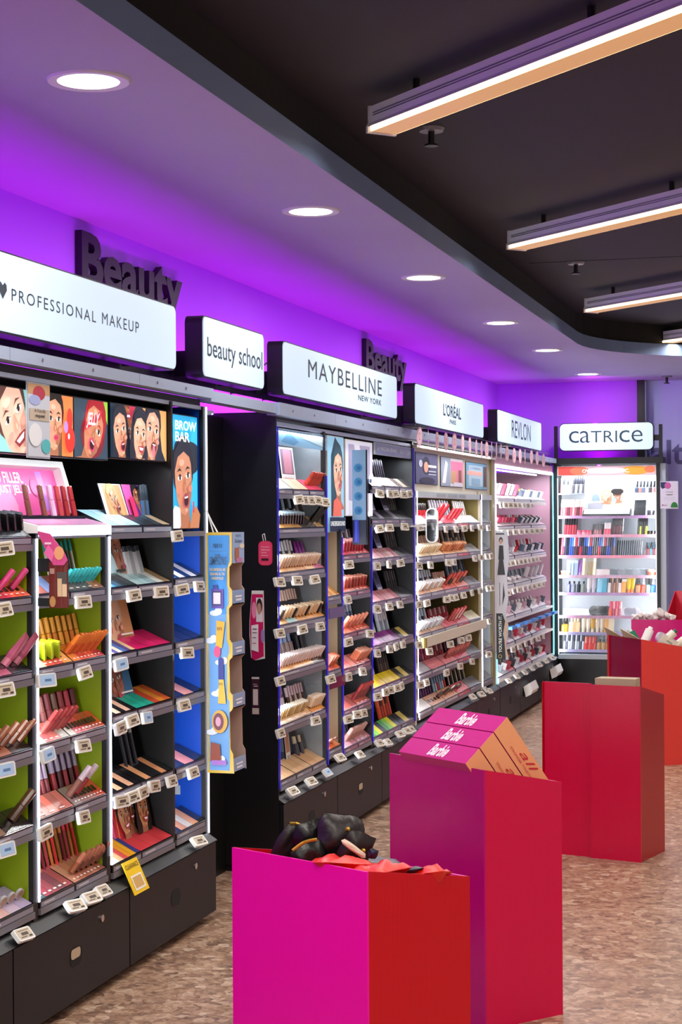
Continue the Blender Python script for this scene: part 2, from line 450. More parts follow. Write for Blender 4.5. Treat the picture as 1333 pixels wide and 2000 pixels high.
# linear lamps at 45 degrees under the dark ceiling
def linear_lamp(x, y, L, which, power=1.0):
    t = thing('linear_lamp', (x, y, 2.85), which, 'ceiling lamp', 'linear lamps under the dark ceiling')
    d = Vector((.7071, -.7071, 0)); s = Vector((.7071, .7071, 0))
    O = Vector((x, y, 2.85))
    def P(a, b, z): return O + d * a + s * b + Vector((0, 0, z))
    w = .055
    mb = MB(); prof = [(-w, .016), (-w * .86, .03), (-w * .86, .085), (w * .86, .085), (w * .86, .03), (w, .016)]
    mb.prism([P(0, b, z) for b, z in prof], d * L)
    mb.build('housing', 'lampbody', t)
    gr = MB()
    for z in (.05, .058):
        gr.prism([P(.02, -w * .86 - .002, z), P(.02, -w * .86 - .002, z + .003), P(.02, -w * .86 + .002, z + .003), P(.02, -w * .86 + .002, z)], d * (L - .04))
    gr.build('side_groove', 'rail', t)
    for sgn in (-1, 1):
        le = MB(); le.prism([P(.012, sgn * w, .013), P(.012, sgn * w * .98, .001), P(.012, sgn * w * .9, -.001), P(.012, sgn * w * .9, .013)], d * (L - .024)); le.build('lens', 'lens', t)
    di = MB(); di.prism([P(.012, -w * .88, .012), P(.012, w * .88, .012), P(.012, w * .88, -.0012), P(.012, -w * .88, -.0012)], d * (L - .024)); di.build('diffuser', 'diffuser', t)
    for a in (-.012, L):
        e = MB(); e.prism([P(a, b, z) for b, z in [(-w * 1.03, -.004), (-w * 1.03, .018), (-w * .9, .032), (-w * .9, .088), (w * .9, .088), (w * .9, .032), (w * 1.03, .018), (w * 1.03, -.004)]], d * .012); e.build('end_cap', 'whitepaint', t)
    l = bpy.data.lights.new('linear_lamp_light', 'AREA'); l.shape = 'RECTANGLE'; l.size = L - .05; l.size_y = .07; l.energy = LAMP_W * power; l.color = (1, .93, .84); l.spread = math.radians(165)
    lo = bpy.data.objects.new('linear_lamp_light', l); COL.objects.link(lo); lo.location = O + d * (L / 2) + Vector((0, 0, -.012)); lo.rotation_euler = (0, 0, -math.pi / 4)
    for a in (.22, L * .5, L - .25):
        h = MB(); h.cyl(P(a, 0, .084), P(a, 0, ZD - 2.85), .012, n=8); h.build('hanger', 'black', t)
    return t
LAMPS = [(-1.44, 3.02, 'white linear lamp over the camera, outside the frame'), (-1.443, 5.774, 'white linear ceiling lamp with warm lens, nearest and largest'),
         (-1.446, 8.483, 'white linear ceiling lamp with warm lens, second from the camera'), (-1.44, 11.26, 'white linear ceiling lamp with warm lens, third from the camera'),
         (-1.44, 14.1 - .35, 'white linear ceiling lamp with warm lens, farthest and smallest')]
for x, y, w in LAMPS: linear_lamp(x, y, 2.3, w, 1.6 if y < 4 else 1.0)
linear_lamp(-1.44, .3, 2.3, 'added white linear lamp behind the camera, unseen, brightening the bins', 1.6)  # unseen lamp, added to brighten the bin faces turned to the camera
for k, (x, y) in enumerate([(1.0, -1.2), (1.0, 1.4), (1.0, 4.2), (1.0, 7.0), (1.0, 9.8), (1.0, 12.6)]):
    linear_lamp(x, y, 1.9, 'white linear lamp in the %s place of the aisle row beyond the frame' % ORD[k], 1.7 if y < 2 else 1.0)  # row out of view; its first lamp is also added to brighten the bins

# sprinkler heads
for i, (x, y, z, w) in enumerate([(-1.36, 9.95, ZD, 'black sprinkler head between the second and third linear lamps'), (-1.36, 13.55, ZD, 'black sprinkler head beside the farthest linear lamp'),
                                  (-1.40, 6.35, ZD, 'black sprinkler head under the nearest linear lamp'), (-1.32, 15.35, ZC, 'black sprinkler head near the frosted glass wall')]):
    t = thing('sprinkler', (x, y, z), w, 'sprinkler', 'ceiling sprinklers')
    MB().cyl((x, y, z), (x, y, z - .012), .05, .045, n=16).build('escutcheon', 'rail', t)
    MB().cyl((x, y, z - .01), (x, y, z - .06), .012, n=8).build('pipe', 'black', t)
    MB().cyl((x, y, z - .06), (x, y, z - .066), .026, n=10).build('deflector', 'black', t)

# ------------------------------------------------------------------ wall letters
for y0, w in ((6.46, 'dark purple raised word Beauty above the largest lit sign'), (10.94, 'dark purple raised word Beauty behind the third lit sign')):
    tag(lettering('wall_lettering', 'Beauty', (XW + .001, y0, 2.425), (0, 1, 0), (0, 0, 1), 1.13, .275, .03, 'letter', None, bold=.028), w, 'wall letters', 'raised words on the purple wall')

# ------------------------------------------------------------------ lit signs
def rrect(y0, y1, z0, z1, r, n=5):
    pts = []
    for cy, cz, a in ((y1 - r, z0 + r, -90), (y1 - r, z1 - r, 0), (y0 + r, z1 - r, 90), (y0 + r, z0 + r, 180)):
        for k in range(n + 1): t = math.radians(a + 90 * k / n); pts.append((cy + r * math.cos(t), cz + r * math.sin(t)))
    return pts
def sign(y0, y1, label, texts, z0=2.087, z1=2.325, heart=None):
    t = thing('lit_sign', (XF - .04, (y0 + y1) / 2, z0), label, 'sign', 'lit brand signs on top of the shelf units')
    MB().prism([(XF - .075, y, z) for y, z in rrect(y0, y1, z0, z1, .03)], (.07, 0, 0)).build('frame', 'black', t)
    MB().prism([(XF - .006, y, z) for y, z in rrect(y0 + .006, y1 - .006, z0 + .006, z1 - .006, .026)], (.006, 0, 0)).build('lit_face', 'sign', t)
    for (s, a, b, c, d, k) in texts:
        F = Frame((XF + .0006, a, c), (0, 1, 0), (0, 0, 1), (1, 0, 0), b - a, d - c)
        F.text(s, 0, 1, 0, 1, '1c2a38', **k); F.build('lettering', 'print', t)
    if heart:
        F = Frame((XF + .0006, heart[0], heart[1]), (0, 1, 0), (0, 0, 1), (1, 0, 0), .06, .05)
        F.poly([(.5, 0), (.95, .55), (.92, .85), (.72, 1), (.5, .8), (.28, 1), (.08, .85), (.05, .55)], '1c2a38'); F.build('heart_mark', 'print', t)
    for yy in (y0 + .12, y1 - .12): B('bracket', 'black', t, (XF - .16, XF - .07, yy - .015, yy + .015, 2.10, 2.2))
    return t
sign(3.9, 6.02, 'widest lit white sign reading professional makeup, at left edge', [('PROFESSIONAL', 4.672, 5.285, 2.186, 2.222, dict(bold=0, spacing=1.25)), ('MAKEUP', 5.335, 5.655, 2.188, 2.226, dict(bold=0, spacing=1.25))], heart=(4.585, 2.184))
sign(6.307, 7.06, 'small lit white sign reading beauty school', [('beauty', 6.35, 6.685, 2.148, 2.245, dict(bold=.004)), ('school', 6.725, 7.03, 2.171, 2.245, dict(bold=.004))])
sign(7.33, 9.44, 'lit white sign with a thin uppercase brand name above New York', [('MAYBELLINE', 7.71, 9.09, 2.192, 2.274, dict(bold=.0, spacing=1.15)), ('NEW YORK', 8.60, 9.08, 2.142, 2.171, dict(bold=.015, spacing=1.1))])
sign(9.89, 11.98, 'lit white sign with a short brand name above Paris', [("L'ORÉAL", 10.65, 11.2, 2.176, 2.268, dict(bold=.018)), ('PARIS', 10.845, 11.036, 2.134, 2.162, dict(bold=.02))])
sign(12.53, 14.54, 'lit white sign on the wall run nearest the room corner', [('REVLON', 13.106, 13.986, 2.143, 2.277, dict(bold=.004))])
YK = 15.42
t = thing('lit_sign', (-1.86, YK + .03, 2.11), 'lit white sign facing the camera above the far white display', 'sign', 'lit brand signs on top of the shelf units')
MB().prism([(x, YK + .005, z) for x, z in rrect(-2.265, -1.442, 2.117, 2.362, .045)], (0, .07, 0)).build('frame', 'black', t)
MB().prism([(x, YK, z) for x, z in rrect(-2.259, -1.448, 2.123, 2.356, .041)], (0, .006, 0)).build('lit_face', 'sign', t)
F = Frame((-2.178, YK - .0005, 2.188), (1, 0, 0), (0, 0, 1), (0, -1, 0), .642, .104)
F.text('c', 0, .135, .0, 1, '1c3a48', bold=-.008); F.text('a', .15, .285, .0, 1, '1c3a48', bold=-.008); F.text('TRI', .30, .655, .02, .98, '1c3a48', bold=-.008); F.text('c', .685, .825, .0, 1, '1c3a48', bold=-.008); F.text('e', .85, 1, .0, 1, '1c3a48', bold=-.008)
F.build('lettering', 'print', t)
for x in (-2.30, -1.385):
    B('post', 'black', t, (x - .015, x + .015, YK + .03, YK + .06, 2.04, 2.34))
B('arm', 'black', t, (-1.442, -1.39, YK + .035, YK + .055, 2.2, 2.25))

# rails and purple light bars carrying the signs
for i, (y0, y1) in enumerate(((3.3, 6.45), (6.45, 7.3), (7.3, 9.9), (9.9, 12.55), (12.55, 15.3))):
    t = thing('sign_rail', (-2.46, (y0 + y1) / 2, 2.05), 'dark rail with magenta light bars behind %s' % ['the widest lit sign', 'the small beauty school sign', 'the New York sign', 'the Paris sign', 'the sign nearest the corner'][i], 'light rail', 'sign rails on top of the units')
    B('rail', 'black', t, (-2.475, -2.455, y0, y1 - .005, 2.05, 2.195))
    n_ = max(1, round((y1 - y0) / .45))
    for k in range(n_):
        a = y0 + (y1 - y0) * k / n_; b = y0 + (y1 - y0) * (k + 1) / n_
        MB().box(-2.375, -2.36, a + .02, b - .04, 2.05, 2.064).build('light_bar', 'magstrip', t)
# cable between signs
tag(MB().tube([(-2.35, 7.06, 2.2), (-2.345, 7.12, 2.185), (-2.345, 7.2, 2.195), (-2.35, 7.27, 2.215), (-2.35, 7.33, 2.235)], .003).build('cable', 'black'), 'thin black cable looping between the two middle lit signs', 'cable')

# ------------------------------------------------------------------ shelf units
SHN = {}
class Bay: pass
BAYS = {}
def bay(key, name, y0, y1, zs):
    b = Bay(); b.key = key; b.name = name; b.y0 = y0; b.y1 = y1; b.zs = zs; BAYS[key] = b; return b
def shelfname(b, i):
    n_ = len(b.zs)
    return 'top shelf' if i == 0 else ('bottom shelf' if i == n_ - 1 else ORD[i] + ' shelf')

def shelf_part(unit, y0, y1, z, mt='darkplastic', rail='rail', step=True):
    mb = MB(); mb.box(-2.62, -2.322, y0, y1, z - .014, z)
    if step: mb.box(-2.62, -2.386, y0, y1, z, z + .055)
    s = mb.build('shelf', mt, unit)
    B('shelf_rail', rail, s, (-2.324, -2.312, y0, y1, z - .016, z + .003))
    return s

def drawers(unit, ys, zt=.30, locks=None):
    for i, (a, b) in enumerate(zip(ys[:-1], ys[1:])):
        d = B('drawer', 'drawer', unit, (XF - .02, XF, a + .004, b - .004, .035, zt))
        c = (a + b) / 2
        zz = zt - .125
        MB().prism([(XF - .002, y, z) for y, z in rrect(c - .045, c + .045, zz - .03, zz + .03, .025)], (.003, 0, 0)).build('finger_hole', 'gap', d)
        MB().prism([(XF + .0012, y, z) for y, z in rrect(c - .04, c + .03, zz - .005, zz + .026, .012)], (.001, 0, 0)).build('paper_slip', 'card' if i % 3 else 'palegrey', d) if i in (1, 3) else None
        MB().cyl((XF - .002, c + .2, zt - .05), (XF + .006, c + .2, zt - .05), .012, n=12).build('lock', 'chrome', d)

def unit_shell(label, y0, y1, dr, side_l=True, side_r=True, top=True, zt=2.05, carc='black'):
    t = thing('display_unit', ((XF + XW) / 2, (y0 + y1) / 2, 0), label, 'shelf unit', 'cosmetics shelf units')
    B('back_panel', carc, t, (XW + .01, XW + .04, y0, y1, 0, 2.0))
    B('plinth', 'black', t, (XW + .04, XF - .02, y0 + .005, y1 - .005, .03, .31))
    B('kick_board', 'gap', t, (XW + .05, XF - .06, y0 + .01, y1 - .01, 0, .03))
    mb = MB(); mb.hexa([(XF - .09, y0 + .003, .305), (XF + .004, y0 + .003, .305), (XF + .004, y1 - .003, .305), (XF - .09, y1 - .003, .305), (XF - .09, y0 + .003, .345), (XF - .055, y0 + .003, .345), (XF - .055, y1 - .003, .345), (XF - .09, y1 - .003, .345)])
    mb.build('ticket_ledge', 'black', t)
    drawers(t, dr)
    B('top_board', 'black', t, (XW + .04, -2.34, y0, y1, 1.985, 2.01))
    return t

def fascia(unit, ys, z0=2.012, z1=2.05):
    for a, b in zip(ys[:-1], ys[1:]):
        f = B('fascia', 'alu', unit, (XF - .06, XF, a + .002, b - .002, z0, z1))
        for q in (.22, .6): MB().cyl((XF, a + (b - a) * q, (z0 + z1) / 2), (XF + .002, a + (b - a) * q, (z0 + z1) / 2), .006, n=8).build('screw', 'rail', f)

def post(unit, y, z0, z1, w=.03, mt='black', depth=.30, inner=None):
    """divider between two bays: front edge plus side cheek"""
    p = B('divider', mt, unit, (-2.334, -2.318, y - w, y, z0, z1))
    B('cheek', inner or mt, p, (-2.84, -2.334, y - w, y - w + .012, z0, z1))
    return p
def strip(unit, y, z0, z1, mt='strip', x=-2.318, w=.008): return B('light_strip', mt, unit, (x, x + .004, y, y + w, z0, z1))

# product kinds: body and cap meshes, standing on z = 0
KM = {}
def kind(name, obj_name, cat, body, cap, bm='obj', cm='obj', smooth=True):
    KM[name] = (obj_name, cat, body.mesh(obj_name, [bm], smooth=False), cap.mesh('cap', [cm]) if cap else None)
def lathe(prof, n=9):
    mb = MB()
    for (r0, z0), (r1, z1) in zip(prof[:-1], prof[1:]):
        if abs(z1 - z0) < 1e-6 and r0 == r1: continue
        for k in range(n):
            a = 2 * math.pi * k / n; b = 2 * math.pi * (k + 1) / n
            mb.face([(r0 * math.cos(a), r0 * math.sin(a), z0), (r0 * math.cos(b), r0 * math.sin(b), z0), (r1 * math.cos(b), r1 * math.sin(b), z1), (r1 * math.cos(a), r1 * math.sin(a), z1)])
    r, z = prof[0]; mb.face([(r * math.cos(-2 * math.pi * k / n), r * math.sin(-2 * math.pi * k / n), z) for k in range(n)])
    r, z = prof[-1]; mb.face([(r * math.cos(2 * math.pi * k / n), r * math.sin(2 * math.pi * k / n), z) for k in range(n)])
    return mb
kind('gloss', 'lip_gloss', 'lip gloss', lathe([(.008, 0), (.0092, .003), (.0092, .052), (.006, .055)]), lathe([(.0085, .055), (.0085, .097), (.0075, .1)]))
kind('stick', 'lipstick', 'lipstick', lathe([(.0105, 0), (.0105, .036), (.009, .038)]), lathe([(.0098, .038), (.0098, .074), (.0085, .077)]))
kind('pencil', 'makeup_pencil', 'pencil', lathe([(.005, 0), (.005, .108)], 6), lathe([(.0054, .095), (.0054, .126), (.002, .134)], 6))
kind('mascara', 'mascara_tube', 'mascara', lathe([(.0085, 0), (.0095, .01), (.0095, .06), (.0085, .062)]), lathe([(.0088, .062), (.0095, .09), (.008, .12)]))
def rbox(w, d, h, z=0, b=.003):
    mb = MB(); mb.prism([(x, y, z) for x, y in rrect(-d / 2, d / 2, -w / 2, w / 2, b, 2)], (0, 0, h)); return mb
kind('bottle', 'foundation_bottle', 'bottle', rbox(.034, .024, .066, 0, .006), lathe([(.008, .066), (.0105, .068), (.0105, .1), (.009, .101)]))
def squeeze():
    mb = MB(); n = 10; lv = [(.011, .011, .022), (.0155, .013, .034), (.016, .008, .075), (.017, .0015, .105)]
    for (a, b, z), (c, d, e) in zip(lv[:-1], lv[1:]):
        for k in range(n):
            t = 2 * math.pi * k / n; u = 2 * math.pi * (k + 1) / n
            mb.face([(b * math.cos(t), a * math.sin(t), z), (b * math.cos(u), a * math.sin(u), z), (d * math.cos(u), c * math.sin(u), e), (d * math.cos(t), c * math.sin(t), e)])
    mb.face([(.0015 * math.cos(2 * math.pi * k / n), .017 * math.sin(2 * math.pi * k / n), .105) for k in range(n)]); return mb
kind('tube', 'squeeze_tube', 'tube', squeeze(), lathe([(.012, 0), (.012, .022)]))
kind('polish', 'nail_polish', 'nail polish', lathe([(.013, 0), (.0145, .004), (.0145, .032), (.008, .038)]), lathe([(.0085, .038), (.0075, .078), (.006, .08)]))
def disc():
    mb = MB(); mb.cyl((-.007, 0, .034), (.007, 0, .034), .034, n=18); return mb
def disc2():
    mb = MB(); mb.cyl((.007, 0, .034), (.0085, 0, .034), .027, n=18); return mb
kind('compact', 'powder_compact', 'compact', disc(), disc2())
kind('carton', 'product_carton', 'carton', rbox(.034, .028, .085, 0, .001), rbox(.0345, .0285, .02, .085, .001))
kind('wedge', 'boxed_tester', 'tester', rbox(.012, .04, .05, 0, .0015), rbox(.0122, .0402, .011, .05, .0015))
kind('dropper', 'dropper_bottle', 'bottle', lathe([(.013, 0), (.0145, .003), (.0145, .04), (.006, .047)]), lathe([(.008, .047), (.008, .06), (.0055, .062), (.005, .08), (.002, .084)]))
kind('jar', 'cream_jar', 'jar', lathe([(.022, 0), (.024, .004), (.024, .022)], 12), lathe([(.0255, .022), (.0255, .036), (.024, .037)], 12))
kind('case', 'makeup_palette', 'palette', rbox(.085, .012, .06, 0, .002), rbox(.075, .0135, .045, .008, .002))
kind('spray', 'spray_bottle', 'bottle', lathe([(.016, 0), (.018, .003), (.018, .07), (.009, .08)], 10), lathe([(.0085, .08), (.0085, .1), (.005, .102)]))

def put(kname, loc, col, cap, label, group, rot=None, s=1.0, parts=True):
    on, cat, bm, cm = KM[kname]
    o = bpy.data.objects.new(on, bm); COL.objects.link(o); o.location = loc
    if rot is not None: o.rotation_euler = rot
    if s != 1: o.scale = (s, s, s)
    o.color = lin(col); tag(o, label, cat, group)
    if cm and parts:
        c = bpy.data.objects.new('cap', cm); COL.objects.link(c); c.parent = o; c.color = lin(cap)
    WO[o.name] = Vector(loc); return o

def lean_to(v): return Vector((0, 0, 1)).rotation_difference(Vector(v).normalized()).to_euler()
def row(bk, i, kname, n_, f0, f1, cols, caps, desc, zone='b', lean=.22, s=1.0, dz=0, dx=0, d=None, parts=True):
    b = BAYS[bk]; z = b.zs[i]
    cols = cols.split(); caps = caps.split()
    x = (-2.402 if zone == 'b' else -2.352) + dx
    zz = z + (.056 if zone == 'b' else .052) + dz
    if zone == 'b': rot = (0, -lean, 0)
    else: rot = lean_to(d or (.45, .55, .8))
    for k in range(n_):
        q = (k + .5) / n_; y = b.y0 + (b.y1 - b.y0) * (f0 + (f1 - f0) * q)
        lab = '%s, %s from left, %s of %s' % (desc, ordn(k), shelfname(b, i), b.name)
        put(kname, (x, y, zz), cols[k % len(cols)], caps[k % len(caps)], lab, '%s on %s' % (desc, b.name), rot, s * RND.uniform(.97, 1.03), parts)

def tray(bk, i, f0, f1, cols, desc, slots=0, depth=.066, hf=.026, hb=.078, marks=0, front='8a8796'):
    b = BAYS[bk]; z = b.zs[i]; y0 = b.y0 + (b.y1 - b.y0) * f0 + .002; y1 = b.y0 + (b.y1 - b.y0) * f1 - .002
    xf = -2.316; xb = xf - depth
    depth = min(depth, .068)
    lab = '%s tester tray, %s, %s of %s' % (desc, 'left' if f0 < .05 and f1 < .95 else ('right' if f1 > .95 and f0 > .05 else ('middle' if f0 > .05 else 'full width')), shelfname(b, i), b.name)
    mb = MB(); mb.hexa([(xb, y0, z + .001), (xf, y0, z + .001), (xf, y1, z + .001), (xb, y1, z + .001), (xb, y0, z + hb), (xf, y0, z + hf), (xf, y1, z + hf), (xb, y1, z + hb)])
    t = tag(mb.build('tester_tray', 'darkplastic'), lab, 'tester tray', 'tester trays on %s' % b.name)
    sl = Vector((xb - xf, 0, hb - hf)); L = sl.length
    F = Frame((xf, y0 + .004, z + hf), (0, 1, 0), sl, None, y1 - y0 - .008, L); F.n = Vector((-sl.z, 0, sl.x)).normalized() * -1
    if F.n.z < 0: F.n = -F.n
    F.O += F.n * .0005
    cs = cols.split()
    for k, c in enumerate(cs):
        F.poly([(k / len(cs), .05), ((k + 1) / len(cs), .05), ((k + 1) / len(cs), .97), (k / len(cs), .97)], c)
    for k in range(slots):
        a = .08 + .84 * k / slots; F.rect(a, a + .5 / slots, .34, .62, '0c0a0c')
    for k in range(marks):
        a = .06 + .88 * k / marks; F.rect(a, a + .45 / marks, .14, .19, 'f4e8e4')
    F.build('shade_card', 'printgloss', t)
    G = Frame((xf + .0005, y0 + .006, z + .006), (0, 1, 0), (0, 0, 1), (1, 0, 0), y1 - y0 - .012, hf - .01)
    G.rect(0, 1, 0, 1, front); G.rect(.08, .4, .35, .7, 'c8c4cc'); G.build('front_label', 'print', t)
    return t

def card(bk, i, f0, h, w, desc, draw, x=-2.40, lean=.25, name='display_card', dz=.056, thick=.006, z=None):
    """a standing printed card leaning back; draw(F) prints on it"""
    b = BAYS[bk]; zz = (b.zs[i] if z is None else z) + dz; y = b.y0 + (b.y1 - b.y0) * f0
    up = Vector((-math.sin(lean), 0, math.cos(lean))); nn = Vector((math.cos(lean), 0, math.sin(lean)))
    O = Vector((x, y, zz))
    mb = MB(); mb.prism([O, O + Vector((0, w, 0)), O + Vector((0, w, 0)) + up * h, O + up * h], nn * -thick)
    t = tag(mb.build(name, 'darkplastic'), '%s on %s of %s' % (desc, shelfname(b, i), b.name), 'display card')
    F = Frame(O + nn * .0005, (0, 1, 0), up, nn, w, h); draw(F); F.build('print', 'print', t); return t
# ---- unit one: lime, black and blue bays
U1 = unit_shell('long black cosmetics unit with lime and blue bays, at the left', 3.78, 6.42, [3.78, 4.656, 5.54, 6.415])
fascia(U1, [3.78, 4.66, 5.66, 6.42])
B('top_rail', 'alu', U1, (-2.345, -2.325, 3.8, 6.42, 1.968, 1.982))
bay('A', 'leftmost lime bay', 4.33, 4.865, [1.47, 1.29, 1.065, .83, .60, .36])
bay('B', 'second lime bay', 4.905, 5.425, [1.505, 1.293, 1.067, .833, .607, .36])
bay('C', 'black bay beside lime', 5.47, 6.045, [1.497, 1.29, 1.065, .86, .60, .357])
bay('D', 'narrow blue bay', 6.068, 6.385, [1.497, 1.30, 1.065, .86, .60, .36])
post(U1, 4.33, .31, 1.98); post(U1, 4.895, .31, 1.49, inner='lime'); post(U1, 5.457, .31, 1.49, inner='lime')
post(U1, 6.065, .31, 1.98, w=.018); post(U1, 6.42, .31, 1.98, w=.03, inner='blue')
strip(U1, 4.897, .385, 1.49); strip(U1, 5.458, .42, 1.49); strip(U1, 6.421, .33, 1.98, w=.006)
for k in 'ABCD':
    b = BAYS[k]
    for i, z in enumerate(b.zs): shelf_part(U1, b.y0, b.y1, z)
B('end_lamp_arm', 'alu', U1, (-2.34, -2.32, 6.42, 6.52, 1.955, 1.97))
area('header_lamp', (-2.33, 5.1, 1.735), (-.5, 0, -1), .02, 1.8, (.85, .92, 1), BAR_W * .7)
for y_, p_ in ((4.345, .7), (4.91, 1), (5.475, .8), (6.075, .8)): area('side_lamp', (-2.326, y_, .93), (-.3, 1, 0), 1.15, .012, (.88, .94, 1), BAR_W * p_)
area('end_lamp', (-2.33, 6.47, 1.95), (-.2, .3, -1), .02, .08, (.7, .85, 1), 1.0)

# backlit posters in the header
def xposter(name, y0, y1, z0, z1, label, draw, m='backlit', x=-2.335, depth=.03, group=None, rim='black'):
    t = tag(B(name, rim, None, (x - depth, x, y0, y1, z0, z1)), label, 'poster', group)
    F = Frame((x + .0005, y0 + .004, z0 + .004), (0, 1, 0), (0, 0, 1), (1, 0, 0), y1 - y0 - .008, z1 - z0 - .008); draw(F); F.build('print', m, t); return t
def p1(F): F.rect(0, 1, 0, 1, '8fd6d8'); F.rect(0, .3, 0, 1, 'f2a7c0'); face(F, .66, .52, 1.3, 'e8b9a4', '5a3a34', '8a3038', .55, 'smile', longhair=False, shade='d09a86')
def p2(F):
    F.rect(0, 1, 0, 1, '56503f'); F.rect(.62, 1, 0, 1, 'f08a4a'); F.ell(.18, .25, .2, .3, 'd23c3c'); face(F, .34, .54, .92, 'd6a080', '1e1616', 'd63a64', 0, 'kiss', longhair=False)
    F.ell(.8, .62, .1, .18, 'e83a2c'); F.ell(.8, .28, .17, .22, 'ee3326'); F.ell(.76, .33, .03, .05, 'ffffff'); F.ell(.66, .48, .07, .1, 'b58ad8')
def p3(F):
    F.rect(0, 1, 0, 1, '33485a'); F.poly([(.78, 1), (1, 1), (1, .6)], '9ad24a'); F.ell(.55, .4, .36, .4, '7a2430'); face(F, .55, .48, 1.05, 'c88a6a', 'a8202c', 'c8406a', -.55, 'open', longhair=False)
    F.poly([(.2, .45), (.25, .6), (.75, .85), (.7, .68)], 'c8303c'); F.text('JELLY', .27, .68, .5, .78, 'f2dfe6', shear=.4, bold=.03)
def p4(F):
    F.rect(0, 1, 0, 1, '2c4258'); F.rect(.9, 1, 0, 1, 'eab068'); F.ell(.6, .85, .3, .2, 'd2405a')
    face(F, .5, .6, .75, 'a8684a', '1a1420', 'a03048', 3.14, 'smile', longhair=False, shade='7c4a36'); face(F, .22, .46, .9, 'dca68a', '1c2230', 'a83040', .2, 'open'); face(F, .78, .42, .9, 'e6b89c', '1c2230', 'b03444', -.1, 'smile')
def p5(F): F.rect(0, 1, 0, 1, 'e6b070'); F.poly([(.1, 0), (.1, .9), (.4, 1), (.66, .9), (.8, .2), (.95, 0)], '2a3040'); face(F, .4, .52, 1.05, 'dfae94', '2a2c38', 'c04860', -.12, 'tongue', longhair=False)
PG = 'face posters along the unit header'
xposter('poster', 4.40, 4.98, 1.745, 1.945, 'backlit poster of a grinning face tilted sideways, leftmost in header', p1, group=PG)
xposter('poster', 4.985, 5.215, 1.745, 1.945, 'backlit poster of a pouting face beside red tomatoes', p2, group=PG)
xposter('poster', 5.217, 5.498, 1.745, 1.945, 'backlit poster of a face behind red jelly letters', p3, group=PG)
xposter('poster', 5.515, 5.80, 1.755, 1.945, 'backlit poster of three laughing faces', p4, group=PG)
xposter('poster', 5.802, 6.045, 1.755, 1.945, 'backlit poster of a winking face with tongue out', p5, group=PG)
def pbrow(F):
    F.rect(0, 1, 0, 1, '1fa8e0'); F.rect(.75, 1, .2, .98, '35b8ee'); F.poly([(0, 0), (.75, 0), (.5, .16), (.15, .2), (0, .12)], 'e8e6ea'); F.ell(.52, .6, .56, .14, '26303c'); F.ell(.62, .7, .44, .08, '26303c')
    face(F, .45, .42, .62, 'c48a6c', '202430', 'a04850', .12, 'open', longhair=False, hairtop=True, brow='141014')
    F.poly([(.6, 0), (.95, 0), (1, .12), (.85, .2), (.7, .16)], 'b8764e'); F.rect(.72, .77, .14, .24, 'c8304c')
    F.text('BROW', .07, .86, .865, .95, 'ffffff', bold=.02); F.text('BAR', .07, .6, .765, .85, 'ffffff', bold=.02)
xposter('poster', 6.078, 6.372, 1.508, 1.94, 'tall blue backlit poster reading brow bar', pbrow)
# folded notice hanging over the header
def pnote(F):
    F.rect(0, 1, 0, 1, 'cfd8e6'); F.rect(0, 1, .86, 1, 'caa070'); F.ell(.5, .88, .28, .1, 'b8324a'); F.ell(.3, .78, .26, .07, 'a9b6e8'); F.rect(.05, .95, .5, .66, 'c8b8a4'); F.ell(.8, .15, .22, .1, '58c2c8'); F.ell(.3, .3, .3, .16, 'eef2f8')
    F.text('A friendly', .26, .78, .6, .66, '40444c'); F.text('request', .3, .74, .53, .585, '20242c', bold=.02)
t = tag(B('hanging_notice', 'acrylic', None, (-2.318, -2.314, 4.835, 4.995, 1.735, 1.965)), 'clear-sleeved friendly request notice hanging over the face posters', 'notice')
F = Frame((-2.3132, 4.838, 1.74), (0, 1, 0), (0, 0, 1), (1, 0, 0), .154, .22); pnote(F); F.build('print', 'print', t)

# jelly display on top of the second lime bay
def yz(y, z, lean=.3, x=-2.42, z0=1.575): return Vector((x - math.tan(lean) * (z - z0), y, z))
t = thing('jelly_display', (-2.42, 5.1, 1.56), 'pink lip jelly display in a white frame reading no filler just jelly', 'display')
up = Vector((-math.sin(.3), 0, math.cos(.3))); nn = Vector((math.cos(.3), 0, math.sin(.3)))
O = Vector((-2.43, 4.62, 1.562)); W_, H_ = .74, .155
MB().prism([O, O + Vector((0, W_, 0)), O + Vector((0, W_, 0)) + up * H_, O + up * H_], nn * -.008).build('backboard', 'white', t)
F = Frame(O + nn * .0006, (0, 1, 0), up, nn, W_, H_)
F.rect(0, 1, 0, 1, 'd94a94'); F.ell(.35, .2, .2, .5, 'ee82b4'); F.rect(.8, .86, .1, .95, 'b878d8'); F.text('NO FILLER.', .36, .66, .68, .92, 'f8e6f0', bold=.02); F.text('JUST JELLY!', .4, .7, .42, .64, 'f8e6f0', bold=.02)
F.ell(.76, .6, .045, .2, 'c03a84'); F.ell(.76, .6, .038, .17, 'd94a94')
F.build('print', 'print', t)
fr = MB(); 
fr.prism([O + up * H_, O + up * (H_ + .022), O + up * (H_ + .022) + Vector((0, W_ + .03, 0)), O + up * H_ + Vector((0, W_ + .03, 0))], nn * .03)
fr.prism([O + Vector((0, W_, 0)), O + Vector((0, W_ + .03, 0)), O + Vector((0, W_ + .03, 0)) + up * H_, O + Vector((0, W_, 0)) + up * H_], nn * .03)
fr.build('frame', 'white', t)
mb = MB(); mb.hexa([(-2.43, 4.86, 1.507), (-2.31, 4.895, 1.507), (-2.31, 5.455, 1.507), (-2.43, 5.455, 1.507), (-2.43, 4.86, 1.56), (-2.31, 4.895, 1.53), (-2.31, 5.455, 1.53), (-2.43, 5.455, 1.56)]); mb.build('base', 'white', t)
F = Frame((-2.312, 4.905, 1.531), (0, 1, 0), (-.12, 0, .03), (.25, 0, 1), .54, .115)
